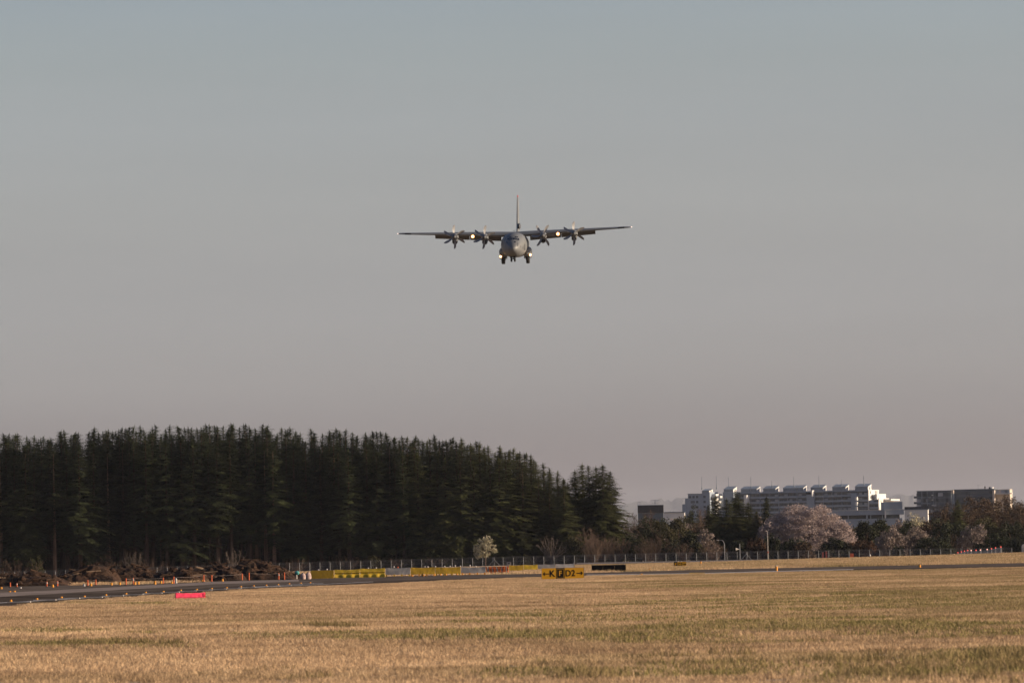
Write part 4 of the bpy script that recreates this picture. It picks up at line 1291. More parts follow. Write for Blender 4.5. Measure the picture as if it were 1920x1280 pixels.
# ------------------------------------------------------------------ earth heaps on the left
def heap(px0, px1, ytop, Y, depth, seed, label, logs, prof):
    a, b = at(px0, 1000, Y), at(px1, 1000, Y)
    c = (a + b) / 2
    W = b.x - a.x
    H = at((px0 + px1) / 2, ytop, Y).z * 1.12
    e = empty('earth_heap', (c.x, Y, 0), 0, label, 'earth heap', 'heaps of dark earth beside the taxiway')
    rng = random.Random(seed)
    nx, ny = int(W * 6), int(depth * 6)
    rows = []
    for j in range(ny + 1):
        v = -1 + 2 * j / ny
        r = []
        for i in range(nx + 1):
            u = -1 + 2 * i / nx
            x, y_ = u * W / 2 * 1.06, v * depth / 2
            base = max(0, 1 - abs(u) ** 3) * max(0, 1 - abs(v) ** 2.2)
            h = H * lin(prof, (u + 1) / 2) * base ** .7
            q = Vector((x * .55 + seed * 11, y_ * .55, seed))
            d = noise.fractal(q, .9, 2.0, 5) * .38 + noise.noise(q * 3.6) * .14
            r.append((x + .3 * noise.noise(q * 1.7 + Vector((9, 0, 0))), y_ + .25 * noise.noise(q * 1.9), max(-.06, h + d * min(1, base * 2.2) * H * .75) - .05))
        rows.append(r)
    mb = MB(); mb.loft(rows, cap=False, close=False)
    mb.build('mound', MAT['earth'], e, recalc=False)
    bv = BVHTree.FromPolygons([Vector(p) for p in mb.v], mb.f)
    def top(x, y_):
        h = bv.ray_cast(Vector((x, y_, 20)), Vector((0, 0, -1)))
        return h[0].z if h[0] else 0
    for k in range(logs):
        x, y_ = rng.uniform(-.42, .42) * W, rng.uniform(-.42, .05) * depth
        z = top(x, y_)
        l, a_ = rng.uniform(.5, 1.5), rng.uniform(-.5, .5)
        lg = MB()
        r = rng.uniform(.04, .10)
        lg.tube((-l / 2 * math.cos(a_), -.1, -l / 2 * math.sin(a_) * .6), (l / 2 * math.cos(a_), .1, l / 2 * math.sin(a_) * .6), r, r * .8, 7)
        lg.build('log', MAT['log'] if rng.random() < .3 else MAT['root'], e, (x, y_, z + .06))
    for k in range(logs * 2):
        x, y_ = rng.uniform(-.45, .45) * W, rng.uniform(-.48, .1) * depth
        z = top(x, y_)
        cb = MB()
        s = rng.uniform(.12, .34)
        ring = []
        for q, rr in ((-.5, .5), (-.2, .9), (.25, .8), (.55, .35)):
            ring.append([(s * rr * math.cos(t) * rng.uniform(.75, 1.2), s * rr * math.sin(t) * rng.uniform(.75, 1.2), s * q) for t in [i * math.pi / 4 for i in range(8)]])
        cb.loft(ring)
        cb.build('clod', MAT['earth'], e, (x, y_, z + s * .15))
    rt_ = MB()
    for k in range(logs * 7):
        x, y_ = rng.uniform(-.45, .45) * W, rng.uniform(-.45, .1) * depth
        z = top(x, y_)
        a_ = rng.random() * 6.28
        l = rng.uniform(.3, .9)
        rt_.path([(x, y_, z - .05), (x + math.cos(a_) * l * .5, y_ + math.sin(a_) * l * .4, z + l * .28), (x + math.cos(a_) * l, y_ + math.sin(a_) * l * .7, z + l * rng.uniform(.1, .55))], [.03, .02, .01], 4)
    tag(rt_.build('roots', MAT['root'], e, recalc=False), kind='stuff')
    return e
heap(-40, 125, 1077, 421, 7, 1, 'low clotted earth heap at the left edge with pale chunks', 8, [(0, .8), (.3, 1), (.7, .95), (1, .8)])
heap(96, 225, 1064.5, 440, 9, 2, 'highest dark earth heap with a broad brown crest', 8, [(0, .5), (.35, .75), (.6, 1.05), (1, .9)])
heap(180, 330, 1066, 444, 9, 3, 'long brown earth heap sloping down to the right', 9, [(0, .95), (.3, .95), (.55, .9), (.8, .6), (1, .35)])
heap(290, 385, 1067.5, 443, 8, 4, 'striped middle earth heap with a lighter scraped face', 7, [(0, .5), (.3, 1), (.7, .9), (1, .7)])
heap(345, 455, 1065, 452, 8, 5, 'middle heap of earth and roots behind the striped one', 10, [(0, .7), (.4, .9), (.8, 1), (1, .7)])
heap(415, 550, 1057, 462, 10, 6, 'tallest right-hand earth heap with pale root crest', 12, [(0, .45), (.25, .85), (.4, 1.05), (.6, .95), (.8, .8), (1, .45)])
heap(510, 590, 1072, 468, 6, 7, 'low reddish earth heap beside the white sacks', 5, [(0, .8), (.5, .8), (1, .6)])
# sacks and cloth beside the first yellow sheet
def sack(px, ytop, Y, w, mt, label, seed):
    p = at(px, ytop, Y)
    e = empty('sack', (p.x, Y, 0), .2 * seed, label, 'sack')
    mb = MB()
    H = max(.3, p.z)
    rng = random.Random(seed)
    mb.loft([[(w * r * math.cos(t) * (1 + .12 * math.sin(3 * t + seed)), w * .8 * r * math.sin(t), H * z) for t in [i * math.pi / 7 for i in range(14)]] for z, r in ((0, .42), (.15, .52), (.5, .5), (.78, .4), (.9, .16), (1.0, .24))])
    mb.build('bag', mt, e, smooth=True)
    tb = MB(); tb.tube((0, 0, H * .89), (0, 0, H * .92), w * .18, w * .18, 10)
    tb.build('tie', MAT['rope'], e)
sack(568, 1073, 458, .42, MAT['sack'], 'pinkish white sack left of its twin by the yellow sheet', 1)
sack(578, 1071.5, 457, .46, MAT['sack'], 'pinkish white sack touching the first yellow sheet', 2)
p = hit(556, 1085.3)
e = empty('wrapped_post', (p.x, p.y, 0), 0, 'white post with teal cloth on top, left of the white sacks', 'post')
mb = MB(); mb.tube((0, 0, 0), (0, 0, .55), .07, .06, 8); mb.build('post', MAT['white'], e)
mb = MB(); mb.loft([[(.05 + r * 1.5 * math.cos(t), r * math.sin(t), z) for t in [i * math.pi / 5 for i in range(10)]] for z, r in ((.38, .09), (.5, .14), (.62, .11), (.68, .03))]); mb.build('cloth', MAT['teal'], e)

# ------------------------------------------------------------------ delineators, markers
def marker_meshes():
    mb = MB(); mb.tube((0, 0, 0), (0, 0, .05), .14, .12, 12); bm_ = mb.mesh('foot', MAT['tyre'])
    mb = MB(); mb.loft([[(r * math.cos(t), r * math.sin(t), z) for t in [i * math.pi / 5 for i in range(10)]] for z, r in ((.05, .055), (.12, .045), (.92, .040), (.97, .05), (1.0, .035))])
    tall = mb.mesh('body', MAT['orange'], smooth=True)
    mb = MB(); mb.tube((0, 0, .62), (0, 0, .74), .052, .052, 10); mb.tube((0, 0, .80), (0, 0, .88), .052, .052, 10); band = mb.mesh('band', MAT['white'])
    mb = MB(); mb.loft([[(r * math.cos(t), r * math.sin(t), z) for t in [i * math.pi / 5 for i in range(10)]] for z, r in ((0, .11), (.12, .085), (.8, .075), (1.0, .03))])
    amb = mb.mesh('body', MAT['amber'], smooth=True)
    whi = amb.copy(); whi.materials.clear(); whi.materials.append(MAT['white'])
    mb = MB(); mb.tube((0, 0, .82), (0, 0, 1.04), .06, .05, 8); cap = mb.mesh('lens', MAT['white'])
    capd = cap.copy(); capd.materials.clear(); capd.materials.append(MAT['glass'])
    return bm_, tall, band, amb, whi, cap, capd
FOOT, TALL, BAND, AMB, WHI, CAP, CAPD = marker_meshes()
def delineator(px, base, top, label, group, banded=True, kind='tall', name='delineator_post', cat='delineator', fat=1.0):
    p = hit(px, base)
    H = (base - top) * p.y / F
    e = empty(name, (p.x, p.y, 0), 0, label, cat, group)
    k = fat
    if kind == 'tall':
        link('foot', FOOT, e)
        link('body', TALL, e, scale=(k * 1.1, k * 1.1, H))
        if banded: link('band', BAND, e, scale=(k * 1.12, k * 1.12, H))
    else:
        link('body', AMB if kind != 'white' else WHI, e, scale=(k, k, H))
        link('lens', CAP if kind == 'capped' else CAPD, e, scale=(k, k, H))
    return e
DG = 'tall orange delineators along the taxiway edge'
tall = [(19.2, 1100.8, 1091.4), (31.7, 1100.8, 1092.5), (87.8, 1100, 1089.8), (107.8, 1099.7, 1088.7), (164.5, 1098.7, 1086.7), (179.7, 1097.2, 1085.9), (236.3, 1096.9, 1083.6), (250, 1096.1, 1082.8),
        (306.2, 1094.8, 1082.2), (325.8, 1094.8, 1080.6), (382, 1091, 1077.5), (397, 1091, 1077.5), (454, 1088.3, 1074.7), (467, 1088.3, 1073.1), (522.7, 1087, 1073.6), (533.3, 1087, 1072.8)]
where = ['below the pale chunks of the low left heap', 'by the right end of the pale chunk, low left heap', 'at the right part of the low left heap', 'at the right end of the low left heap',
         'below the crest of the highest brown heap', 'just right of the highest brown crest', 'before the foot of the long sloping heap', 'tallest, before the foot of the long sloping heap',
         'at the left foot of the striped heap', 'beside the white marker at the striped heap', 'left of a pair before the root heap', 'right of a pair before the root heap',
         'left at the dark face of the tallest right heap', 'right at the dark face of the tallest right heap', 'pale, left of two by the low reddish heap', 'right of two by the low reddish heap']
for i, ((a, b, c), w_) in enumerate(zip(tall, where)):
    delineator(a, b, c, 'orange delineator ' + w_, DG, banded=i in (1, 2, 3, 7, 14))
# rope strung from delineator to delineator
for i in range(0, len(tall) - 1):
    if i in (0, 2): continue
    a, b = hit(*tall[i][:2]), hit(*tall[i + 1][:2])
    za, zb = [(t[1] - t[2]) * h.y / F * .93 for t, h in ((tall[i], a), (tall[i + 1], b))]
    rp = MB()
    q = [a.lerp(b, k / 6) for k in range(7)]
    rp.path([(v.x, v.y, za + (zb - za) * k / 6 - .05 * math.sin(math.pi * k / 6)) for k, v in enumerate(q)], [.007] * 7, 4)
    tag(rp.build('rope', MAT['rope']), 'pale rope from delineator ' + where[i].replace('tallest, ', '').split(', left')[0].split(', right')[0], 'rope', 'rope spans between the delineators')
SG = 'small amber markers along the taxiway edge'
for (a, b, c, k, lb) in ((2.3, 1103.9, 1099.2, 'a', 'amber marker at the left edge of the view'), (98.9, 1100.8, 1094.5, 'a', 'amber marker between two orange delineators of the low left heap'), (170.6, 1098.4, 1092.2, 'capped', 'amber marker just right of the delineator below the highest crest'),
                         (209, 1096.9, 1091, 'a', 'amber marker before the middle of the highest heap'), (224.5, 1096.1, 1090.3, 'a', 'amber marker left of the long heap\'s foot'), (259.4, 1095.3, 1088.8, 'a', 'amber marker right of the tallest delineator'), (253.1, 1096.1, 1089.8, 'a', 'amber marker touching the tallest delineator'),
                         (290.6, 1095.3, 1087.5, 'a', 'amber marker in the gap right of the long sloping heap'), (301.9, 1093.9, 1087.7, 'a', 'amber marker left of the striped heap\'s first delineator'), (322.3, 1093.9, 1089.2, 'a', 'amber marker left of the striped heap\'s second delineator'), (417.2, 1090, 1083.8, 'a', 'amber marker alone before the root heap'),
                         (445.3, 1088.4, 1081.9, 'a', 'left of two amber markers by the tallest right heap'), (448.4, 1088.4, 1081.9, 'a', 'right of two amber markers by the tallest right heap'), (379.7, 1090.8, 1085.3, 'a', 'amber marker touching the left delineator before the root heap'), (18.3, 1109.7, 1107, 'a', 'left of two amber markers out on the dark asphalt'), (27, 1109.7, 1106.3, 'a', 'right of two amber markers out on the dark asphalt')):
    delineator(a, b, c, lb, SG, kind=k, name='amber_marker', cat='marker')
for (a, b, c, lb) in ((157.8, 1098.8, 1093.8, 'small white marker below the highest brown crest'), (330, 1093.1, 1082.2, 'white slim marker right of the striped heap\'s second delineator'), (38.6, 1102.8, 1099.7, 'low white marker by the low left heap'), (432.8, 1087.7, 1083.8, 'low grey white marker before the dark heap face')):
    delineator(a, b, c, lb, 'white markers along the taxiway edge', kind='white', name='white_marker', cat='marker')
delineator(495, 1085.6, 1081, 'green can standing before the tallest right heap', None, kind='a', name='green_can', cat='can')
# taxiway edge lights with pale bases, along the near edge
EL = [(20.3, 1130.6), (69.2, 1126.6), (115.2, 1123.4), (158.1, 1121.6), (198.6, 1118.8), (236.3, 1116.4), (273.1, 1113.8), (306.3, 1112), (339, 1109.7), (368.8, 1108), (396.9, 1106), (425, 1104.5), (451.6, 1102.5), (475.8, 1100.8), (499.2, 1099.7), (521.6, 1098.4), (542.2, 1096.9), (564, 1095.5), (581.7, 1094.7)]
mb = MB(); mb.box((.34, 0, .02), (.95, .5, .04)); SLAB = mb.mesh('base_slab', MAT['concrete'])
for i, (a, b) in enumerate(EL):
    p = hit(a, b)
    lb = f'{["first", "second", "third", "fourth", "fifth", "sixth", "seventh", "eighth", "ninth", "tenth", "eleventh", "twelfth", "thirteenth", "fourteenth", "fifteenth", "sixteenth", "seventeenth", "eighteenth", "nineteenth"][i]} amber edge light from the left along the taxiway\'s near edge'
    e = empty('edge_light', (p.x, p.y, 0.03), 0, lb, 'edge light', 'amber edge lights on pale slabs')
    link('base_slab', SLAB, e)
    link('body', AMB, e, scale=(.75, .75, .12 if i else .13))
    link('lens', CAPD, e, scale=(.75, .75, .12))
# markers right of the signs
for (a, b, c, k, lb) in ((1217.4, 1069.2, 1064.8, 'a', 'small amber marker on dry grass right of the black board'), (1202.6, 1077.2, 1074.6, 'capped', 'low amber marker on the white edge line below the black board'), (1456, 1070.4, 1059.6, 'capped', 'orange marker with white top on the right part of the taxiway'), (1724.5, 1063.5, 1057.3, 'a', 'amber marker at the far right of the taxiway'), (1314, 1058, 1051, 'a', 'thin orange marker post by the fence right of the far sign'), (1714.3, 1058, 1055.4, 'white', 'tiny white marker beyond the taxiway at the right')):
    delineator(a, b, c, lb, None, kind=k, name='amber_marker' if k != 'white' else 'white_marker', cat='marker', fat=1.2)

# ------------------------------------------------------------------ sheeted barriers
def barrier(px0, px1, top, base, mt, label, style, seed):
    """draped sheet over a low frame, one bay of the works barrier"""
    m = (px0 + px1) / 2
    p0 = hit(m, base)
    Y = p0.y
    a, b = at(px0, base, Y), at(px1, base, Y)
    W = b.x - a.x - .03
    H = (base - top) * Y / F
    e = empty('sheeted_barrier', ((a.x + b.x) / 2, Y, ground_z((a.x + b.x) / 2, Y)), 0, label, 'barrier', 'sheeted barriers along the works')
    rng = random.Random(seed)
    hem = 0.0 if style in ('flat', 'full') else .22 * H
    nx, nz = 22, 12
    def pos(u, v, side):
        x = (u - .5) * W
        z = hem + (H - hem) * v
        sag = -.05 * math.sin(math.pi * u) * v ** 3 if style != 'flat' else 0
        d = .06 + .26 * (1 - v) ** 1.2
        if style == 'full':          # pulled in under the middle rail, bellying over two props
            d += .07 * math.sin(math.pi * min(1, v / .48)) * (1 if v < .48 else 0) * (.5 + .5 * math.cos(6 * math.pi * u)) - (.07 if .40 < v < .55 else 0)
        if style != 'flat': d += .03 * noise.noise((x * 1.1 + seed * 5, z * 2.0, seed)) + .004 * math.sin(u * 17 + seed + 3 * v)
        if style == 'flat': d = .10
        return (x, -d if side == 0 else d, z + sag)
    mb = MB()
    for side in (0, 1):
        mb.loft([[pos(i / nx, j / nz, side) for i in range(nx + 1)] for j in range(nz + 1)], cap=False, close=False)
    mb.loft([[pos(i / nx, 1, 0) for i in range(nx + 1)], [pos(i / nx, 1, 1) for i in range(nx + 1)]], cap=False, close=False)
    for u in (0, 1):
        mb.loft([[pos(u, j / nz, 0) for j in range(nz + 1)], [pos(u, j / nz, 1) for j in range(nz + 1)]], cap=False, close=False)
    mb.build('sheet', mt, e, smooth=True, recalc=True)
    fr = MB()
    for u in (-.48, -.16, .17, .48):
        for s_ in (-1, 1): fr.tube((u * W, s_ * (.05 if style == 'flat' else .22), 0), (u * W, s_ * .02, H - .07), .022, .022, 5)
    fr.tube((-.49 * W, 0, H - .10), (.49 * W, 0, H - .10), .025, .025, 6)
    fr.build('frame', MAT['steel'], e)
    if hem:
        for u in (-.46, -.15, .16, .46):
            ft = MB(); ft.box((u * W, -.30, .10), (.14, .22, .20), 0, .7)
            ft.build('foot_block', MAT['amber'] if seed % 2 else MAT['sheet_yellow'], e)
    return e
barrier(582.8, 626.4, 1068.7, 1084.2, MAT['sheet_yellow'], 'flat dull yellow sheet, leftmost barrier beside the white sacks', 'flat', 1)
barrier(627, 675, 1066.6, 1082.8, MAT['sheet_yellow2'], 'brighter yellow sheeted barrier, second from the left, with a sagging top', 'full', 2)
barrier(675.2, 722.4, 1064.6, 1082.0, MAT['sheet_yellow2'], 'bright yellow sheeted barrier left of the first grey one', 'full', 3)
barrier(722.7, 769.8, 1063.5, 1080.4, MAT['sheet_grey'], 'grey sheeted barrier between bright yellow and yellow pair', 'hem', 4)
barrier(770, 816, 1062.8, 1079.8, MAT['sheet_yellow'], 'left one of the yellow barrier pair between two grey ones', 'hem', 5)
barrier(816.2, 864.2, 1062.4, 1078.6, MAT['sheet_yellow'], 'right one of the yellow barrier pair between two grey ones', 'hem', 6)
barrier(864.5, 911, 1062, 1077.2, MAT['sheet_grey'], 'grey sheeted barrier left of the orange barricade', 'hem', 7)
barrier(954.2, 981.4, 1058.6, 1072.0, MAT['sheet_yellow'], 'yellow sheeted barrier touching the orange barricade\'s right side', 'hem', 8)
barrier(981.6, 1008.4, 1057.9, 1070.4, MAT['sheet_yellow2'], 'yellow sheeted barrier left of the pale grey end pair', 'hem', 9)
barrier(1008.6, 1042, 1057.2, 1068.4, MAT['sheet_grey'], 'pale grey sheeted barrier above the arrow sign\'s left end', 'hem', 10)
barrier(1042.2, 1076, 1056.2, 1066.4, MAT['sheet_pale'], 'palest sheeted barrier at the right end of the row', 'hem', 11)
p0 = hit(1076.5, 1066)
e = empty('end_post', (p0.x, p0.y, 0), 0, 'short pale post closing the right end of the barrier row', 'post')
mb = MB(); mb.box((0, 0, .32), (.11, .11, .64)); mb.build('shaft', MAT['concrete'], e)
mb = MB(); mb.box((0, 0, .66), (.15, .15, .04)); mb.build('cap', MAT['white'], e)
# the orange and white barricade
p0 = hit(932.5, 1075.6)
Y = p0.y
W, H = 43 * Y / F, 15.2 * Y / F
e = empty('orange_barricade', (p0.x, Y, 0), 0, 'barricade of leaning orange and white slats in the barrier row', 'barricade', None)
rng = random.Random(3)
for i in range(15):
    x = -W / 2 + W * (i + .5) / 15
    mb = MB()
    ln = rng.uniform(-.10, .02)
    mb.loft([[(x + dx + ln * k, y_ + .02 * rng.random(), z * H) for dx, y_ in ((-.032, -.02), (.032, -.02), (.032, .02), (-.032, .02))] for z, k in ((.03, -1), (.35, -.2), (.7, .4), (rng.uniform(.93, 1.02), 1))])
    mb.build('slat', MAT['orange_net'] if i % 3 != 1 else MAT['white'], e, (0, -.05 * (i % 2), 0))
for z in (.3, .75):
    mb = MB(); mb.box((0, .06, H * z), (W, .03, .07)); mb.build('rail', MAT['orange_net'], e)
bk = MB(); bk.box((0, .10, H * .5), (W * .97, .02, H * .8)); bk.build('backing_sheet', MAT['root'], e)
for u in (-.45, .45):
    mb = MB(); mb.tube((u * W, .4, 0), (u * W, .05, H * .8), .03, .03, 6); mb.build('leg', MAT['steel'], e)
# amber markers in front of the barriers
for i, (a, b, c) in enumerate(((773.2, 1080, 1077.2), (792, 1079.8, 1075.3), (794.3, 1079.8, 1075.3), (814.5, 1079, 1074.2), (825.8, 1078.3, 1074.8), (836.4, 1078.2, 1073.8), (847.2, 1077.8, 1073.5), (857, 1077.5, 1073), (867.2, 1077.2, 1073), (875, 1077, 1073.4), (886, 1076.5, 1072.4), (895, 1076.2, 1072))):
    lb = ['before the left end of the yellow pair', 'left of two at the middle of the left yellow one', 'right of two at the middle of the left yellow one', 'at the joint of the yellow pair', 'first before the right yellow one', 'second before the right yellow one', 'third before the right yellow one', 'fourth before the right yellow one', 'first before the grey barrier by the barricade', 'second before the grey barrier by the barricade', 'third before the grey barrier by the barricade', 'last before the orange barricade'][i]
    delineator(a, b, c, 'small amber marker ' + lb, 'amber markers before the barriers', kind='capped' if i in (1, 2) else 'a', name='amber_marker', cat='marker')
# white-headed pegs peeping over the barriers
PG = 'white-headed pegs peeping over the barriers'
for i, (a, c) in enumerate(((597.2, 1066.6), (613, 1065.6), (690.4, 1063.4), (705.2, 1063), (738.6, 1061), (746, 1062), (796.7, 1061), (801.7, 1061), (816.3, 1060.6), (802.3, 1061.2), (833.6, 1060.4), (843.7, 1060), (853.4, 1059), (863, 1059.8), (881.2, 1058.6), (892, 1060.2))):
    Y = 520.0
    p = at(a, c, Y)
    e = empty('white_peg', (p.x, Y, 0), 0, f'white-headed peg peeping over the {"first flat yellow sheet" if a < 626 else "second bright yellow sheet" if a < 722 else "first grey sheet" if a < 770 else "yellow pair" if a < 864 else "grey sheet by the barricade"}', 'peg', PG)
    mb = MB(); mb.tube((0, 0, 0), (0, 0, p.z - .1), .03, .03, 6); mb.build('stake', MAT['steel'], e)
    mb = MB(); mb.loft([[(r * math.cos(t), r * math.sin(t), p.z - .12 + z) for t in [k * math.pi / 4 for k in range(8)]] for z, r in ((0, .03), (.03, .07), (.1, .07), (.13, .03))]); mb.build('head', MAT['white'] if i != 5 else MAT['orange'], e)
p = hit(954, 1067)
Y = 760.0
a, b = at(950, 1058, Y), at(958.3, 1053.4, Y)
e = empty('site_box', ((a.x + b.x) / 2, Y, 0), 0, 'small grey white site box behind the barriers right of the barricade', 'site box')
mb = MB(); mb.box((0, 0, b.z / 2), (b.x - a.x, .6, b.z)); mb.build('cabinet', MAT['concrete'], e)
mb = MB(); mb.box((.02, -.31, b.z - .16), (.22, .02, .18)); mb.build('panel', MAT['window'], e)
mb = MB(); mb.box((0, 0, b.z + .02), (b.x - a.x + .06, .66, .04)); mb.build('lid', MAT['steel'], e)

# ------------------------------------------------------------------ signs
def letter_mesh(txt, size, mt, bold=.012):
    cu = bpy.data.curves.new('letter', 'FONT')
    cu.body = txt
    cu.size = size
    cu.align_x, cu.align_y = 'CENTER', 'CENTER'
    cu.offset = bold
    cu.extrude = .004
    o = bpy.data.objects.new('letter_source', cu)
    COL.objects.link(o)
    dg = bpy.context.evaluated_depsgraph_get()
    dg.update()
    m = bpy.data.meshes.new_from_object(o.evaluated_get(dg))
    bpy.data.objects.remove(o)
    m.name = 'letter'
    m.materials.clear()
    m.materials.append(mt)
    return m
def arrow(mb, x0, x1, z, w, head):
    """arrow from x0 to x1 (points to x1)"""
    s = 1 if x1 > x0 else -1
    for (ax, az), (bx, bz) in (((x0, z), (x1 - s * .02, z)), ((x1, z), (x1 - s * head, z + head)), ((x1, z), (x1 - s * head, z - head))):
        d = Vector((bx - ax, 0, bz - az)); n = Vector((-d.z, 0, d.x)).normalized() * w / 2
        p = [Vector((ax, 0, az)) + n, Vector((ax, 0, az)) - n, Vector((bx, 0, bz)) - n, Vector((bx, 0, bz)) + n]
        mb.loft([[tuple(q + Vector((0, -.005, 0))) for q in p], [tuple(q + Vector((0, .003, 0))) for q in p]])
def sign_box(e, x0, x1, z0, z1, mt, th=.16):
    mb = MB(); mb.box(((x0 + x1) / 2, 0, (z0 + z1) / 2), (x1 - x0 - .012, th, z1 - z0))
    return mb.build('panel', mt, e)
def put(m, par, x, y_, z, sx=1.0, sz=1.0):
    return link('letter', m, par, (x, y_, z), (math.pi / 2, 0, 0), (sx, sz, 1))
p0 = hit(1055.3, 1086)
Y = p0.y
s = Y / F
W, H = 80.2 * s, 20.8 * s
e = empty('taxiway_sign', (p0.x, Y, 0), R_(6.0), 'yellow taxiway sign reading arrow K, F, D2 arrow in the dry grass', 'taxiway sign')
z0, z1 = .04, .04 + H
xk, xf = -W / 2 + 27.2 * s, -W / 2 + 43.4 * s
pk = sign_box(e, -W / 2, xk, z0, z1, MAT['sign_yellow'])
pf = sign_box(e, xk, xf, z0, z1, MAT['sign_black'])
pd = sign_box(e, xf, W / 2, z0, z1, MAT['sign_yellow'])
zc = (z0 + z1) / 2
def fr_box(x0, x1, za, zb, t, par, mt, y_=-.086):
    mb = MB()
    mb.box(((x0 + x1) / 2, y_, zb - t / 2), (x1 - x0, .008, t)); mb.box(((x0 + x1) / 2, y_, za + t / 2), (x1 - x0, .008, t))
    mb.box((x0 + t / 2, y_, (za + zb) / 2), (t, .008, zb - za - 2 * t)); mb.box((x1 - t / 2, y_, (za + zb) / 2), (t, .008, zb - za - 2 * t))
    return mb.build('border', mt, par)
fr_box(xk + .045, xf - .045, z0 + .06, z1 - .06, .018, pf, MAT['sign_yellow'])
cap = H * .78
put(letter_mesh('K', cap, MAT['sign_black'], .016), pk, xk - 7.6 * s, -.082, zc - .01, 1.0)
mb = MB(); arrow(mb, -W / 2 + 14.2 * s, -W / 2 + 3.4 * s, zc - .01, .055, .10); mb.build('arrow', MAT['sign_black'], pk, (0, -.084, 0))
put(letter_mesh('F', cap * .80, MAT['sign_yellow'], .010), pf, (xk + xf) / 2, -.083, zc)
put(letter_mesh('D', cap, MAT['sign_black'], .012), pd, xf + 6.6 * s, -.082, zc - .01, .92)
put(letter_mesh('2', cap, MAT['sign_black'], .012), pd, xf + 16.2 * s, -.082, zc - .01, .95)
mb = MB(); arrow(mb, W / 2 - 14.4 * s, W / 2 - 3.2 * s, zc, .055, .10); mb.build('arrow', MAT['sign_black'], pd, (0, -.084, 0))
fr_box(-W / 2 - .004, W / 2 + .004, z0 - .004, z1 + .012, .018, e, MAT['sheet_grey'], -.080)
for u in (-.42, -.14, .14, .42):
    mb = MB(); mb.tube((u * W, 0, -.1), (u * W, 0, z0 + .02), .03, .03, 8); mb.build('leg', MAT['steel'], e)
# far sign
p0 = hit(1275, 1063)
Y = p0.y
s = Y / F
W, H = 23.4 * s, 9.8 * s
e = empty('taxiway_sign', (p0.x, Y, ground_z(p0.x, Y)), 0, 'small far yellow taxiway sign with a black F panel beyond the taxiway', 'taxiway sign')
z0, z1 = .04, .04 + H
xf = -W / 2 + 7.0 * s
pf = sign_box(e, -W / 2, xf, z0, z1, MAT['sign_black'])
pd = sign_box(e, xf, W / 2, z0, z1, MAT['sign_yellow'])
zc = (z0 + z1) / 2
put(letter_mesh('F', H * .8, MAT['sign_yellow'], .02), pf, (-W / 2 + xf) / 2, -.084, zc)
put(letter_mesh('C', H * .72, MAT['sign_black'], .006), pd, xf + 3.4 * s, -.084, zc, .8)
put(letter_mesh('2', H * .72, MAT['sign_black'], .006), pd, xf + 8.0 * s, -.084, zc, .8)
mb = MB(); arrow(mb, xf + 10.8 * s, xf + 15.6 * s, zc, .045, .09); mb.build('arrow', MAT['sign_black'], pd, (0, -.084, 0))
for u in (-.3, .3):
    mb = MB(); mb.tube((u * W, 0, -.15), (u * W, 0, z0 + .02), .03, .03, 8); mb.build('leg', MAT['steel'], e)
for u in (-.12, .12):
    mb = MB(); mb.tube((u * W, 0, z1), (u * W, 0, z1 + .06), .035, .03, 8); mb.build('lamp_cap', MAT['white'], e)
# black back of a sign
p0 = hit(1141.5, 1071.8)
Y = p0.y
s = Y / F
W, H = 64.4 * s, 12.2 * s
e = empty('black_sign_board', (p0.x, Y, 0), 0, 'long black board, back of a sign, right of the yellow arrow sign', 'sign board')
for k in range(3):
    mb = MB(); mb.box((-W / 2 + W * (k + .5) / 3, 0, .04 + H / 2), (W / 3 - .01, .2, H)); mb.build('panel', MAT['board_black'], e)
mb = MB(); mb.box((0, 0, .055 + H), (W + .02, .22, .02)); mb.build('top_rail', MAT['plane_dark'], e)
for u in (-.4, -.13, .13, .4):
    mb = MB(); mb.tube((u * W, 0, -.1), (u * W, 0, .06), .035, .035, 8); mb.build('leg', MAT['steel'], e)
for i, u in enumerate((-.44, -.36, -.05, .3, .45)):
    mb = MB(); mb.tube((u * W, .02, .06 + H), (u * W, .02, .13 + H), .03, .025, 8); mb.build('lamp_cap', MAT['concrete'], e)
# pink cloth-covered board
p0 = hit(357, 1124.6)
Y = p0.y
s = Y / F
W, H = 57.8 * s, 12.8 * s
e = empty('pink_board', (p0.x, Y, 0), R_(20), 'bright pinkish red cloth-covered board standing low in the grass', 'board')
mb = MB()
nx = 24
rows = []
for z in [i / 8 for i in range(9)]:
    rows.append([((i / nx - .5) * W, -.05 - .018 * noise.noise((i * .35, z * 2.4, 3)) - (.012 if .38 < z < .5 else 0), .01 + H * z + (.018 * (abs(i / nx - .5) * 2) ** 2 + .006 * math.sin(i * .9)) * (1 if z == 1 else 0)) for i in range(nx + 1)])
back = [[(x, .05, z) for x, y_, z in r] for r in rows]
mb.loft(rows, cap=False, close=False); mb.loft(back, cap=False, close=False)
mb.loft([rows[-1], back[-1]], cap=False, close=False); mb.loft([rows[0], back[0]], cap=False, close=False)
mb.loft([[r[0] for r in rows], [r[0] for r in back]], cap=False, close=False); mb.loft([[r[-1] for r in rows], [r[-1] for r in back]], cap=False, close=False)
mb.build('cloth', MAT['pink'], e, smooth=True)
mb = MB(); mb.box((-.01, -.083, .01 + H * .42), (W * .9, .008, H * .10)); mb.build('fold_stripe', MAT['pink_dark'], e)
mb = MB(); mb.box((W / 2 - .015, -.088, .01 + H * .5), (.03, .01, H * .98)); mb.build('edge_band', MAT['orange'], e)
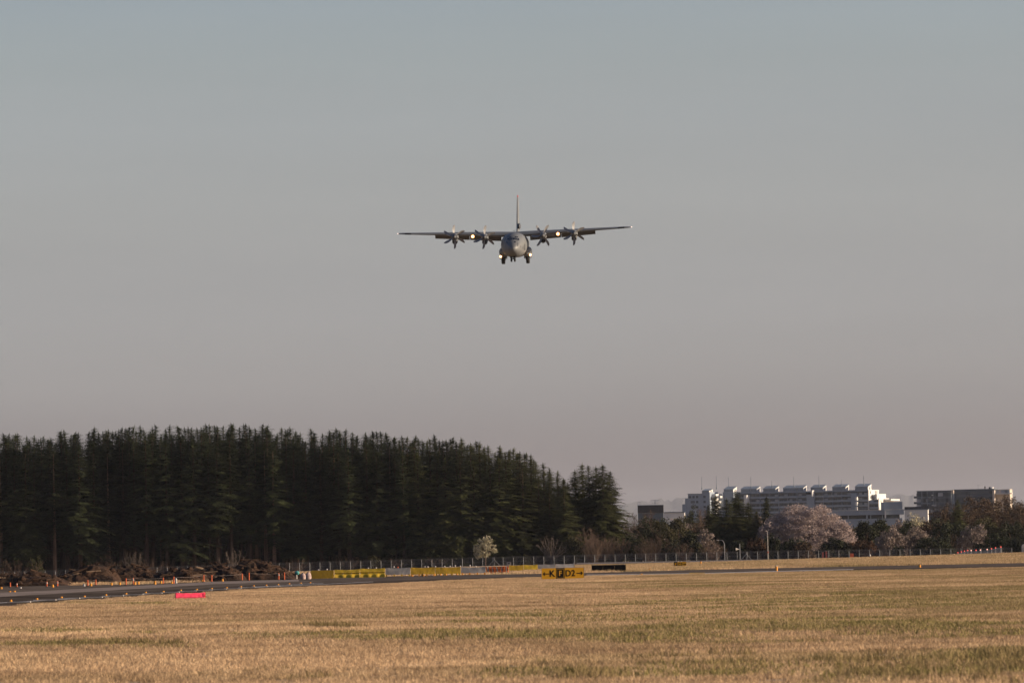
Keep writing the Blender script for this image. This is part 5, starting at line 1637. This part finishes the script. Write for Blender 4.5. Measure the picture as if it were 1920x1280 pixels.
for sgn in (-1, 1):
    mb = MB(); mb.tube((sgn * (W / 2 + .005), 0, H * .6), (sgn * (W / 2 + .21), -.05, .0), .011, .011, 6); mb.build('stay', MAT['tyre'], e)
    mb = MB(); mb.tube((sgn * (W / 2 + .006), 0, -.1), (sgn * (W / 2 + .006), 0, H + .02), .014, .014, 6); mb.build('post', MAT['steel'], e)
mb = MB(); mb.tube((W / 2 + .012, -.06, H * .62), (W / 2 + .012, -.1, H * .66), .02, .02, 8); mb.build('hook', MAT['white'], e)

# ------------------------------------------------------------------ posts and boxes along the fence
def up(px, base, Y): q = at(px, base, Y); return q
q = at(1359, 1052, 1126)
e = empty('street_lamp', (q.x, 1126, q.z), 0, 'pale street lamp with a curved arm reaching left above the fence', 'street lamp')
hh = at(1359, 1011.5, 1126).z - q.z
arm = [(0, 0, 0), (0, 0, hh * .72)] + [(-.62 + .62 * math.cos(t), 0, hh * .72 + hh * .27 * math.sin(t)) for t in (.3, .6, .9, 1.2, 1.45)] + [(-1.15, 0, hh * .995)]
mb = MB(); mb.path(arm, [.085, .07] + [.055] * 5 + [.05], 8); mb.build('pole', MAT['steel'], e, smooth=True)
mb = MB(); mb.loft([[(-1.1 - x_, w_ * math.cos(t), hh * .985 + h_ * math.sin(t)) for t in [i * math.pi / 5 for i in range(10)]] for x_, w_, h_ in ((0, .05, .04), (.12, .12, .08), (.4, .12, .07), (.5, .03, .03))]); mb.build('lamp_head', MAT['concrete'], e)
q = at(1387.6, 1050, 1124)
e = empty('camera_post', (q.x, 1124, q.z), 0, 'slim steel post with a white horn-shaped fitting facing left', 'post')
hh = at(1387.6, 1018.6, 1124).z - q.z
mb = MB(); mb.tube((0, 0, 0), (0, 0, hh), .085, .07, 8); mb.build('pole', MAT['steel'], e)
zl = at(1383, 1029, 1124).z - q.z
mb = MB(); mb.loft([[(-x_, r * math.cos(t), zl + r * math.sin(t)) for t in [i * math.pi / 6 for i in range(12)]] for x_, r in ((.05, .07), (.35, .10), (.6, .22), (.8, .28), (.86, .02))]); mb.build('horn', MAT['white'], e, smooth=True)
q = at(1440, 1052, 1117)
e = empty('tall_pole', (q.x, 1117, q.z), 0, 'tall slender white pole standing at the fence before the cherry tree', 'pole')
hh = at(1440, 996, 1117).z - q.z
mb = MB(); mb.tube((0, 0, 0), (0, 0, hh), .11, .07, 8); mb.build('shaft', MAT['concrete'], e)
mb = MB(); mb.tube((0, 0, hh), (0, 0, hh + .12), .09, .05, 8); mb.build('cap', MAT['steel'], e)
mb = MB(); mb.tube((0, 0, hh * .28), (0, 0, hh * .34), .12, .12, 8); mb.build('band', MAT['post_red'], e)
for a, b, c, lb in ((1543, 1045.5, 1034.5, 'left red post behind the fence under the cherry'), (1549.5, 1045.5, 1032.5, 'right, taller red post behind the fence under the cherry')):
    q = at(a, b + 2, 1127)
    e = empty('red_post', (q.x, 1127, q.z), 0, lb, 'post', 'red posts behind the fence')
    h_ = at(a, c, 1127).z - q.z
    mb = MB(); mb.box((0, 0, h_ / 2), (.34, .3, h_)); mb.build('shaft', MAT['post_red'], e)
    mb = MB(); mb.box((0, 0, h_ + .03), (.40, .36, .06)); mb.build('cap', MAT['steel'], e)
q = at(1597.2, 1048, 1112)
e = empty('orange_box', (q.x, 1112, q.z), 0, 'orange equipment box on short legs by the fence', 'equipment box')
h0, h1 = at(1597, 1045, 1112).z - q.z, at(1597, 1037, 1112).z - q.z
mb = MB(); mb.box((0, 0, (h0 + h1) / 2), (.70, .5, h1 - h0)); mb.build('cabinet', MAT['box_orange'], e)
mb = MB(); mb.box((0, -.26, (h0 + h1) / 2), (.56, .02, (h1 - h0) * .8)); mb.build('door', MAT['box_orange'], e)
for u in (-.28, .28):
    mb = MB(); mb.box((u, 0, h0 / 2 - .1), (.08, .3, h0 + .2)); mb.build('leg', MAT['concrete'], e)
q = at(1631, 1046.5, 1110)
e = empty('white_lamp_marker', (q.x, 1110, q.z), 0, 'small marker with white head and dark foot by the fence', 'marker')
h1 = at(1631, 1038.7, 1110).z - q.z
mb = MB(); mb.tube((0, 0, -.1), (0, 0, h1 * .55), .14, .12, 8); mb.build('foot', MAT['tyre'], e)
mb = MB(); mb.loft([[(r * math.cos(t), r * math.sin(t), h1 * z) for t in [i * math.pi / 5 for i in range(10)]] for z, r in ((.5, .1), (.6, .2), (.9, .2), (1, .06))]); mb.build('head', MAT['white'], e)
# low screen with red obstruction lamps
LT = [(1789, 1037.7), (1796, 1034.2), (1802.4, 1032.8), (1808.3, 1031.2), (1814.3, 1030.2), (1820.8, 1030.2), (1830, 1029.8), (1838.2, 1029.2), (1850.9, 1028.2), (1859, 1026.8), (1866.7, 1025.2), (1876.6, 1023.5)]
e = empty('lamp_screen', (0, 0, 0), 0, 'grey wire screen rising to the right, topped with red lamps', 'screen fence')
prev = None
for i, (a, b) in enumerate(LT):
    Y = 1095 - (a - 1789) * 1.6
    p = at(a, b + 2.2, Y)
    gz = ground_z(p.x, Y) - .1
    mb = MB(); mb.tube((p.x, Y, gz), (p.x, Y, max(p.z, gz + .2)), .04, .035, 6)
    po = mb.build('post', MAT['steel'], e)
    mb = MB(); mb.loft([[(p.x + r * math.cos(t), Y + r * math.sin(t), p.z + z) for t in [k * math.pi / 4 for k in range(8)]] for z, r in ((0, .05), (.04, .09), (.14, .09), (.19, .04))])
    mb.build('lamp', MAT['lamp_pale'] if i in (0, 5, 7, 8) else MAT['lamp_red'], po)
    if prev:
        p2, g2, Y2 = prev
        wm = MB()
        for k in range(15):
            t = k / 14
            wm.tube((p2.x, Y2, g2 + (p2.z - g2) * t), (p.x, Y, gz + (p.z - gz) * t), .014, .014, 3, cap=False)
        n = 7
        for k in range(n):
            t = (k + .5) / n
            wm.tube((p2.x + (p.x - p2.x) * t, Y2 + (Y - Y2) * t, g2 + (gz - g2) * t), (p2.x + (p.x - p2.x) * t, Y2 + (Y - Y2) * t, p2.z + (p.z - p2.z) * t), .016, .016, 3, cap=False)
        wm.build('wire_panel', MAT['wire'], e, recalc=False)
    prev = (p, gz, Y)
q = at(1921, 1040, 900)
e = empty('white_cabinet', (q.x, 900, q.z), 0, 'white round-topped cabinet cut by the right edge of the view', 'cabinet')
h1 = at(1921, 1019.5, 900).z - q.z
mb = MB(); mb.prism([(-.42, -.2), (.42, -.2), (.42, h1 * .8), (.3, h1 * .95), (.12, h1), (-.12, h1), (-.3, h1 * .95), (-.42, h1 * .8)], -.25, .25); mb.build('housing', MAT['white'], e)
mb = MB(); mb.box((0, -.26, h1 * .45), (.5, .02, h1 * .5)); mb.build('door', MAT['concrete'], e)
# brush pile by the track
q = hit(1346, 1060)
e = empty('brush_pile', at(1346, 1058, 880), 0, 'flat pile of dark cut branches on dry grass by the track', 'brush pile')
mb = MB()
for k in range(46):
    x, a_ = rng.uniform(-.9, .9), rng.uniform(-.25, .25)
    mb.tube((x - .5, rng.uniform(-.5, .5), .04 + .1 * rng.random()), (x + .5, rng.uniform(-.5, .5), .06 + .22 * rng.random()), .025, .012, 4)
tag(mb.build('branches', MAT['root'], e, recalc=False), kind='stuff')
# ------------------------------------------------------------------ far buildings
class Site:
    """local frame of a far building: px,py of the photograph into local x,z at set-back b"""
    def __init__(s, px0, Y, yaw, name, label, cat):
        s.px0, s.Y, s.a = px0, Y, yaw
        s.s = F / Y
        p = at(px0, 1000, Y)
        s.e = empty(name, (p.x, Y, 0), -yaw, label, cat)
    def x(s, px, b=0.0): return (px - s.px0 - b * math.sin(s.a) * s.s) / (s.s * math.cos(s.a))
    def z(s, px, py): return at(px, py, s.Y).z
    def blk(s, name, px0, px1, ytop, b0, b1, mt, ybot=None, par=None, zt=None, zb=None):
        x0, x1 = s.x(px0, b0), s.x(px1, b0)
        z1 = zt if zt is not None else s.z((px0 + px1) / 2, ytop)
        z0 = zb if zb is not None else (-.5 if ybot is None else s.z((px0 + px1) / 2, ybot))
        mb = MB(); mb.box(((x0 + x1) / 2, (b0 + b1) / 2, (z0 + z1) / 2), (x1 - x0, b1 - b0, z1 - z0))
        return mb.build(name, mt, par or s.e)

A = Site(1300, 3800.0, R_(18), 'apartment_block', 'long white stepped apartment block with saw-tooth roof houses', 'apartment building')
WM, WG, RG = MAT['wall_white'], MAT['wall_grey_shade'], MAT['roof_grey']
FH = 3.32
rb = random.Random(9)
def wbox(w, h, mt, name='window'):
    mb = MB(); mb.box((0, 0, 0), (w, .12, h)); return mb.mesh(name, mt)
WIN, CUR = wbox(2.3, 2.05, MAT['window']), wbox(2.3, 2.05, MAT['curtain'])
def floors(px0, px1, ztop, b, n, wall, zfirst=1.0):
    """storeys with balconies: recessed wall, parapets, party walls, windows"""
    x0, x1 = A.x(px0, b), A.x(px1, b)
    for k in range(n):
        zt = ztop - zfirst - k * FH
        mb = MB()
        mb.box(((x0 + x1) / 2, b + .08, zt - FH + .62), (x1 - x0, .16, 1.25))
        mb.box(((x0 + x1) / 2, b + .95, zt - FH + .06), (x1 - x0, 1.58, .16))
        mb.build('balcony', WG, A.e)
        m = max(1, int(round((x1 - x0) / 3.3)))
        for i in range(m):
            xc = x0 + (i + .5) * (x1 - x0) / m
            link('window', CUR if rb.random() < .3 else WIN, wall, (xc, b + 1.74, zt - FH + 1.55))
            if i % 2 == 0 and i:
                mb = MB(); mb.box((x0 + i * (x1 - x0) / m, b + .85, zt - FH / 2), (.2, 1.5, FH - .1)); mb.build('party_wall', WG, A.e)
ZR = A.z(1560, 919.7)
# long right block and the middle block
w1 = A.blk('wall', 1525, 1623.5, 0, 10.8, 38, MAT['recess_shade'], zt=ZR - .6); floors(1525, 1592.5, ZR, 9, 6, w1)
floors(1604, 1623.5, ZR, 9, 3, w1)
A.blk('roof_slab', 1509, 1624.6, 0, 8.8, 37.8, WG, zt=ZR, zb=ZR - .95)
w2 = A.blk('wall', 1408, 1511, 0, 10.8, 36, MAT['recess_shade'], zt=ZR - .6); floors(1408, 1511, ZR, 9, 6, w2)
A.blk('roof_slab', 1389, 1508.8, 0, 8.8, 36.2, WG, zt=ZR + .02, zb=ZR - .93)
A.blk('stair_tower', 1511, 1525, 0, 7.6, 20, WG, zt=ZR - 2.4)
A.blk('stair_tower', 1519, 1521.2, 0, 3.4, 9, WM, zt=ZR + .4, zb=ZR - 3.6)
A.blk('stair_tower', 1592.5, 1603.5, 0, 7.8, 20, WG, zt=ZR - 2.0)
for k in (1, 2, 3): A.blk('lit_bit', 1599.2, 1602.6, 0, 4.4, 7.7, WM, zt=ZR - 1.4 - k * FH, zb=ZR - 3.6 - k * FH)  # white boxes painting the sunlit bits of the stair column
# stepped right end
A.blk('end_wall', 1623.6, 1625.0, 0, 9.2, 37.0, WM, zt=ZR + .05)
A.blk('end_terrace', 1638, 1641.5, 0, 17.5, 42, WM, zt=ZR - FH * .82)
A.blk('end_terrace', 1639, 1648, 0, 30, 46, WM, zt=ZR - FH * 1.25)
x5 = A.blk('wall', 1623.7, 1642, 0, 10.8, 36.8, MAT['recess_shade'], zt=ZR - FH * 2.1)
floors(1625.3, 1642, ZR - FH * 1.75, 9, 2, x5, .3)
A.blk('end_wall', 1642.1, 1643.2, 0, 9, 37, WM, zt=ZR - FH * 1.72)
A.blk('end_terrace', 1652, 1659, 0, 24, 46, WM, zt=ZR - FH * 2.0)
A.blk('parapet', 1645, 1668, 0, 22, 46, WM, zt=ZR - FH * 1.9, zb=ZR - FH * 2.25)
ew = MB(); ew.box((0, 0, 0), (.10, 1.1, 1.7)); EW = ew.mesh('window', MAT['window'])
for px, b, z in ((1625.05, 14, -1.7), (1625.05, 14, -5.0), (1625.05, 27, -1.5), (1625.05, 31, -1.5), (1643.25, 15, -7.9)):
    link('window', EW, A.e, (A.x(1625.05 if px < 1630 else 1643.25, 9) + .06, b, ZR + z))
lw = MB(); lw.box((0, 0, 0), (.10, 4.6, 2.5)); link('loggia', lw.mesh('loggia', MAT['window']), A.e, (A.x(1625.05, 9) + .06, 18, ZR - 5.0))
# saw-tooth roof houses
def tooth(px0, px1, b0, b1, base, h0, h1):
    x0, x1 = A.x(px0, b0), A.x(px1, b0)
    f = [(x0, b0, base), (x1, b0, base), (x1, b0, base + h0), (x0, b0, base + h0)]
    k = [(x0, b1, base), (x1, b1, base), (x1, b1, base + h1), (x0, b1, base + h1)]
    mb = MB(); mb.loft([f, k])
    o = mb.build('roof_house', WM, A.e)
    rf = MB(); rf.loft([[(x0 - .2, b0 - .3, base + h0 + .02), (x1 + .2, b0 - .3, base + h0 + .02), (x1 + .2, b0 - .3, base + h0 + .25), (x0 - .2, b0 - .3, base + h0 + .25)],
                        [(x0 - .2, b1 + .3, base + h1 + .02), (x1 + .2, b1 + .3, base + h1 + .02), (x1 + .2, b1 + .3, base + h1 + .25), (x0 - .2, b1 + .3, base + h1 + .25)]])
    rf.build('roof', RG, o)
    fr = MB(); fr.box(((x0 + x1) / 2, b0 - .08, base + h0 / 2), (x1 - x0 - .1, .1, h0 - .1)); fr.build('front_cladding', RG, o)
    d = MB(); d.box((x1 + .05, (b0 + b1) / 2, base + .9), (.12, 1.6, 1.7)); d.build('door', MAT['window'], o)
for a, b in ((1600.6, 1624.2), (1559, 1583.2), (1519.4, 1541.8), (1494.6, 1505.8), (1468.6, 1493), (1431.8, 1454.6), (1409.5, 1420), (1390.5, 1408.5)):
    tooth(a, b, 9.6, 18.6, ZR + .02, 2.0, 3.9)
# left blocks
ZD = ZR + .4
w3 = A.blk('wall', 1356, 1375.5, 0, 0, 22, WG, zt=ZD)
tooth(1358, 1375.4, .5, 9.5, ZD + .02, 1.6, 3.6)
w4 = A.blk('wall', 1389, 1408, 0, 10.8, 30, MAT['recess_shade'], zt=ZR - .6); floors(1389, 1408, ZR, 9, 5, w4)
A.blk('end_terrace', 1395, 1400, 0, 2, 9, WM, zt=ZR - FH * .55)
A.blk('wall', 1343.6, 1355.8, 0, -2, 20, WG, zt=ZD - 1.6)
A.blk('end_terrace', 1331, 1342, 0, -9, 6, WM, zt=ZD - 1.2)
for k in range(3): A.blk('balcony', 1332, 1350 - 2 * k, 0, -11 + k, -6 + k, WM, zt=ZD - 2.6 - k * FH, zb=ZD - 3.9 - k * FH)
w5 = A.blk('wall', 1316, 1330.4, 0, -14, 6, WG, zt=ZR + .5)
tooth(1316, 1329.5, -13.8, -5, ZR + .52, .7, 1.9)
w6 = A.blk('wall', 1290, 1315.8, 0, -14.2, 6, WG, zt=ZR - .6)
A.blk('parapet', 1288.5, 1316.2, 0, -14.6, 6.4, WG, zt=ZR - .3, zb=ZR - .58)
w7 = A.blk('wall', 1284.5, 1289.8, 0, -14.1, 6, WG, zt=ZR - 3.4)
A.blk('wall', 1279, 1284.3, 0, -14.1, 6, WG, zt=ZR - 7.2)
SW = wbox(1.5, 1.5, MAT['window'])
for k in range(4):
    for px in (1300.5, 1307, 1320.5, 1297 if k else 1294):
        link('window', SW, w6 if px < 1316 else w5, (A.x(px, -14.2), -14.26 if px < 1316 else -14.06, ZR - 2.6 - k * FH))
for px, top in ((1319, 893), (1346, 891), (1368.6, 893.5), (1410, 893), (1448.6, 900), (1489.2, 893), (1535.4, 892), (1576.5, 899), (1617.5, 892)):
    x_ = A.x(px, 14)
    zb_ = ZR + 2.6
    mb = MB(); mb.tube((x_, 14, zb_), (x_, 14, A.z(px, top)), .24, .16, 5); mb.box((x_, 14, zb_ + .6), (.7, .7, 1.1))
    mb.build('lightning_rod', MAT['roof_grey'], A.e)

# parking deck in front of it
B = Site(1560, 2700.0, R_(4), 'parking_deck', 'low pale parking deck on columns with a high screen at its right', 'parking deck')
for nm, a, b, t, bo, b0, b1, mt in (('deck_slab', 1550, 1695, 956.4, 965, 0, 20, WG), ('kerb', 1549, 1696, 955.5, 956.2, -.3, .4, WM), ('lower_wall', 1550, 1692, 972, None, 1.0, 18, WG),
                                    ('back_wall', 1552, 1690, 965, 972.2, 12, 13, MAT['window']), ('screen', 1659, 1692.6, 940.5, 956, .3, 1.2, WG), ('screen_side', 1652, 1658.8, 941.5, 957, -1, 5, WG)):
    B.blk(nm, a, b, t, b0, b1, mt, bo)
for px in (1591, 1626, 1633, 1655, 1661): B.blk('column', px - (.8 if px != 1626 else 1.6), px + (.8 if px != 1626 else 1.6), 965, .5, 1.3, WG, 972.4)
B.blk('column', 1658.6, 1661.2, 957, -1.4, -.3, WM, 971)
for i in range(18): B.blk('rail_post', 1566 + i * 5.2, 1566.35 + i * 5.2, 952.6, 0.1, .3, MAT['roof_grey'], 955.6)
B.blk('rail', 1565, 1656, 952.3, .1, .3, MAT['roof_grey'], 952.8)
x0, x1 = B.x(1664), B.x(1690)
mb = MB(); mb.tube((x0, .2, B.z(1664, 951)), (x1, .2, B.z(1690, 943.5)), .45, .35, 4); mb.build('stair_stringer', MAT['wall_grey_shade'], B.e)
B.blk('slit', 1671, 1686, 954.2, .15, .4, MAT['window'], 955.6)
# white walled building
Cc = Site(1696, 2500.0, R_(6), 'white_wall_building', 'low building with a bright white wall behind the white blossom', 'building')
w = Cc.blk('wall', 1697, 1740, 955.6, 0, 12, MAT['wall_white'])
Cc.blk('roof_slab', 1692, 1741, 954.4, -.3, 12.3, WG, 955.5)
for i in range(9): Cc.blk('rail_post', 1699 + i * 4.8, 1699.7 + i * 4.8, 949.6, 3, 3.3, MAT['dark_rib'], 954.5)
Cc.blk('dark_parapet', 1698, 1770, 949, 3.4, 4, MAT['dark_rib'], 954.3)
# slate apartment block
D = Site(1720, 3300.0, R_(14), 'slate_apartment_block', 'slate grey apartment block with a beige wing at its right end', 'apartment building')
SL = MAT['wall_slate']
w1 = D.blk('wall', 1720.6, 1783.4, 920.2, 0, 16, SL)
w2 = D.blk('wall', 1788.8, 1864, 917.2, 5, 18, SL)
D.blk('stair_tower', 1783.5, 1788.5, 919.5, 1.8, 12, WG)
D.blk('lit_gable', 1783.4, 1788.0, 918.4, -.2, 1.7, MAT['wall_beige'], 924.5)  # beige stands in for sunlight on the notch wall
D.blk('roof_slab', 1719.6, 1784, 919.3, -.5, 16.4, MAT['roof_grey'], 920.0)
D.blk('roof_slab', 1788.2, 1865, 916.5, 4.6, 18.2, MAT['roof_grey'], 917.1)
zt = D.z(1750, 920.5)
gw = MB(); gw.box((0, 0, 0), (2.6, .14, 1.9)); GW = gw.mesh('window', MAT['window'])
gc = MB(); gc.box((0, 0, 0), (2.6, .14, 1.9)); GC = gc.mesh('window', MAT['curtain'])
for k in range(4):
    mb = MB(); mb.box((D.x(1719.5) - .6, 2.2, zt - 3.3 - k * 3.3), (2.0, 3.0, 1.2)); mb.build('balcony', SL, D.e)
    for i in range(13):
        px = 1724 + i * 4.5
        link('window', GC if rb.random() < .15 else GW, w1, (D.x(px), -.09, zt - 2.0 - k * 3.3))
    mb = MB(); mb.box(((D.x(1721) + D.x(1746)) / 2, -.12, zt - 3.55 - k * 3.3), (D.x(1746) - D.x(1721), .2, .35)); mb.build('floor_band', MAT['roof_grey'], D.e)
    if k < 3:
        for i in range(15): link('window', GW, w2, (D.x(1792 + i * 4.9, 5), 4.91, zt - 1.4 - k * 3.3))
for px in (1729.5, 1739.5, 1750.5):
    D.blk('drain_pipe', px - .3, px + .3, 920.6, -.3, -.02, MAT['wall_grey_shade'], 948)
for py in (927, 936, 946): D.blk('lit_bit', 1747.5, 1750, py, -1.2, -.35, WM, py + 1.6)  # white boxes standing in for small sunlit bits of the facade
w3 = D.blk('wall', 1864.2, 1893.6, 917, 8, 17, MAT['wall_beige'])
D.blk('wall', 1860.5, 1864.0, 919, 3.6, 8, MAT['wall_beige'])
D.blk('balcony', 1865, 1896, 924.2, 4.5, 7.9, WM, 926.2)
for px in (1869, 1881.5, 1885, 1889): link('window', GC, w3, (D.x(px, 8), 7.9, D.z(px, 921.5)))
px = 1828.3
mb = MB(); mb.tube((D.x(px), 10, D.z(px, 917)), (D.x(px), 10, D.z(px, 907.5)), .12, .08, 5); mb.tube((D.x(px) - .9, 10, D.z(px, 908.8)), (D.x(px) + .9, 10, D.z(px, 908.8)), .07, .07, 4); mb.build('aerial', MAT['roof_grey'], D.e)
px = 1840.6
mb = MB(); mb.tube((D.x(px), 10, D.z(px, 917)), (D.x(px), 10, D.z(px, 914)), .12, .1, 5); mb.loft([[(D.x(px) + .1 + r * .55 * math.cos(t), 10 - .2, D.z(px, 913.4) + r * math.sin(t)) for t in [i * math.pi / 6 for i in range(12)]] for r in (.7, .75, .05)]); mb.build('dish', MAT['dark_rib'], D.e)
mb = MB(); mb.tube((D.x(1853), 10, D.z(1853, 916.6)), (D.x(1853), 10, D.z(1853, 913)), 1.25, 1.25, 12); mb.build('water_tank', WM, D.e)
mb = MB(); mb.box((D.x(1850), 9.5, D.z(1850, 914.8)), (1.1, 1.2, 1.3)); mb.build('roof_unit', MAT['dark_rib'], D.e)
# dark ribbed box building
E_ = Site(1196, 1900.0, R_(2), 'ribbed_box_building', 'dark ribbed box-shaped building above the green trees', 'building')
w = E_.blk('wall', 1196.5, 1244.8, 947, 0, 8, MAT['dark_rib'], 961)
for i in range(24): E_.blk('rib', 1197.3 + i * 2, 1197.9 + i * 2, 947.3, -.12, -.005, MAT['plane_dark'], 960.6)
E_.blk('roof_cap', 1196, 1245.4, 946.2, -.2, 8.2, MAT['roof_grey'], 946.9)
E_.blk('base_wall', 1197, 1244, 961.4, .4, 7.6, MAT['wall_slate'])
for px in (1197, 1199.6, 1202.3): E_.blk('rail_post', px - .15, px + .15, 940.5, 1, 1.2, MAT['roof_grey'], 946.3)
E_.blk('rail', 1196.8, 1202.5, 940.2, 1, 1.2, MAT['roof_grey'], 940.7)
G = Site(1227, 2300.0, R_(3), 'pale_low_building', 'low pale building with a dark rail right of the ribbed box', 'building')
G.blk('wall', 1228, 1284, 961, 0, 10, WM)
G.blk('dark_rail', 1246, 1283, 959.2, .3, .7, MAT['dark_rib'], 960)
G.blk('roof_slab', 1227, 1285, 960.2, -.3, 10.3, WG, 960.9)
G.blk('roof_unit', 1259, 1261.6, 957.6, 2, 3, WM, 960.3)
# far pylon
pp = at(1228, 936, 9000)
e = empty('lattice_pylon', (pp.x, 9000, 0), 0, 'faint lattice pylon on the skyline above the ribbed box building', 'pylon')
mb = MB()
h_ = pp.z
for sx, sy in ((-1, -1), (1, -1), (1, 1), (-1, 1)): mb.tube((sx * 4, sy * 4, 0), (sx * .6, sy * .6, h_), .35, .2, 4)
n = 12
for k in range(n):
    t0, t1 = k / n, (k + 1) / n
    w0, w1 = 4 - 3.4 * t0, 4 - 3.4 * t1
    for s_ in (-1, 1): mb.tube((-s_ * w0, -w0, h_ * t0), (s_ * w1, -w1, h_ * t1), .15, .15, 3)
mb.build('tower', MAT['roof_grey'], e)
for z_, l in ((.99, 7), (.93, 5)):
    mb = MB(); mb.box((0, 0, h_ * z_), (l * 2, .6, .6)); mb.build('cross_arm', MAT['roof_grey'], e)
# trees between, hiding the feet of the far buildings
rf_ = random.Random(21)
SCR = 'far trees before the apartment blocks'
kits_far = [crown_clumps(200 + i, 5.5, 4.5, 7.6, 1.0, MAT[m_], 80, 36, .34, .95, .5) for i, m_ in enumerate(('leaf_dark', 'leaf_brown', 'leaf_mid', 'petal_dim'))]
stf = stem(9, 8.5, .25, MAT['bark'])
names = ('dark green', 'brownish', 'mid green', 'dim pinkish')
for i in range(34):
    px = 1172 + i * 23 + rf_.uniform(-6, 6)
    Y = rf_.uniform(1420, 1750)
    topy = lin([(1160, 972), (1300, 966), (1440, 958), (1560, 980), (1690, 974), (1760, 958), (1950, 945)], px) + rf_.uniform(0, 10)
    p = at(px, topy, Y)
    k = rf_.randrange(4) if px < 1740 else rf_.choice((0, 1, 1))
    w_ = 'below the ribbed box' if px < 1290 else 'between ribbed box and cherry tree' if px < 1450 else 'behind the cherry tree and deck' if px < 1700 else 'before the slate block'
    e = empty('far_tree', (p.x, Y, 0), rf_.random() * 6, f'{names[k]} far tree filling the gap {w_}', 'tree', SCR)
    s_ = p.z / 8.6
    link('crown', kits_far[k], e, scale=(s_ * .9, s_ * .9, s_))
    link('trunk', stf, e, scale=(s_, s_, s_))
# ------------------------------------------------------------------ evening haze
hz = MB()
hz.box((0, 20900, 224), (9700, 42200, 452))
hm = bpy.data.materials.new('haze_air')
hm.use_nodes = True
t = hm.node_tree
t.nodes.clear()
o_ = t.nodes.new('ShaderNodeOutputMaterial')
pv = t.nodes.new('ShaderNodeVolumePrincipled')
pv.inputs['Color'].default_value = (0.70, 0.72, 0.80, 1)
pv.inputs['Density'].default_value = HAZE
pv.inputs['Anisotropy'].default_value = 0.2
t.links.new(pv.outputs[0], o_.inputs['Volume'])
tag(hz.build('haze', hm), kind='stuff')
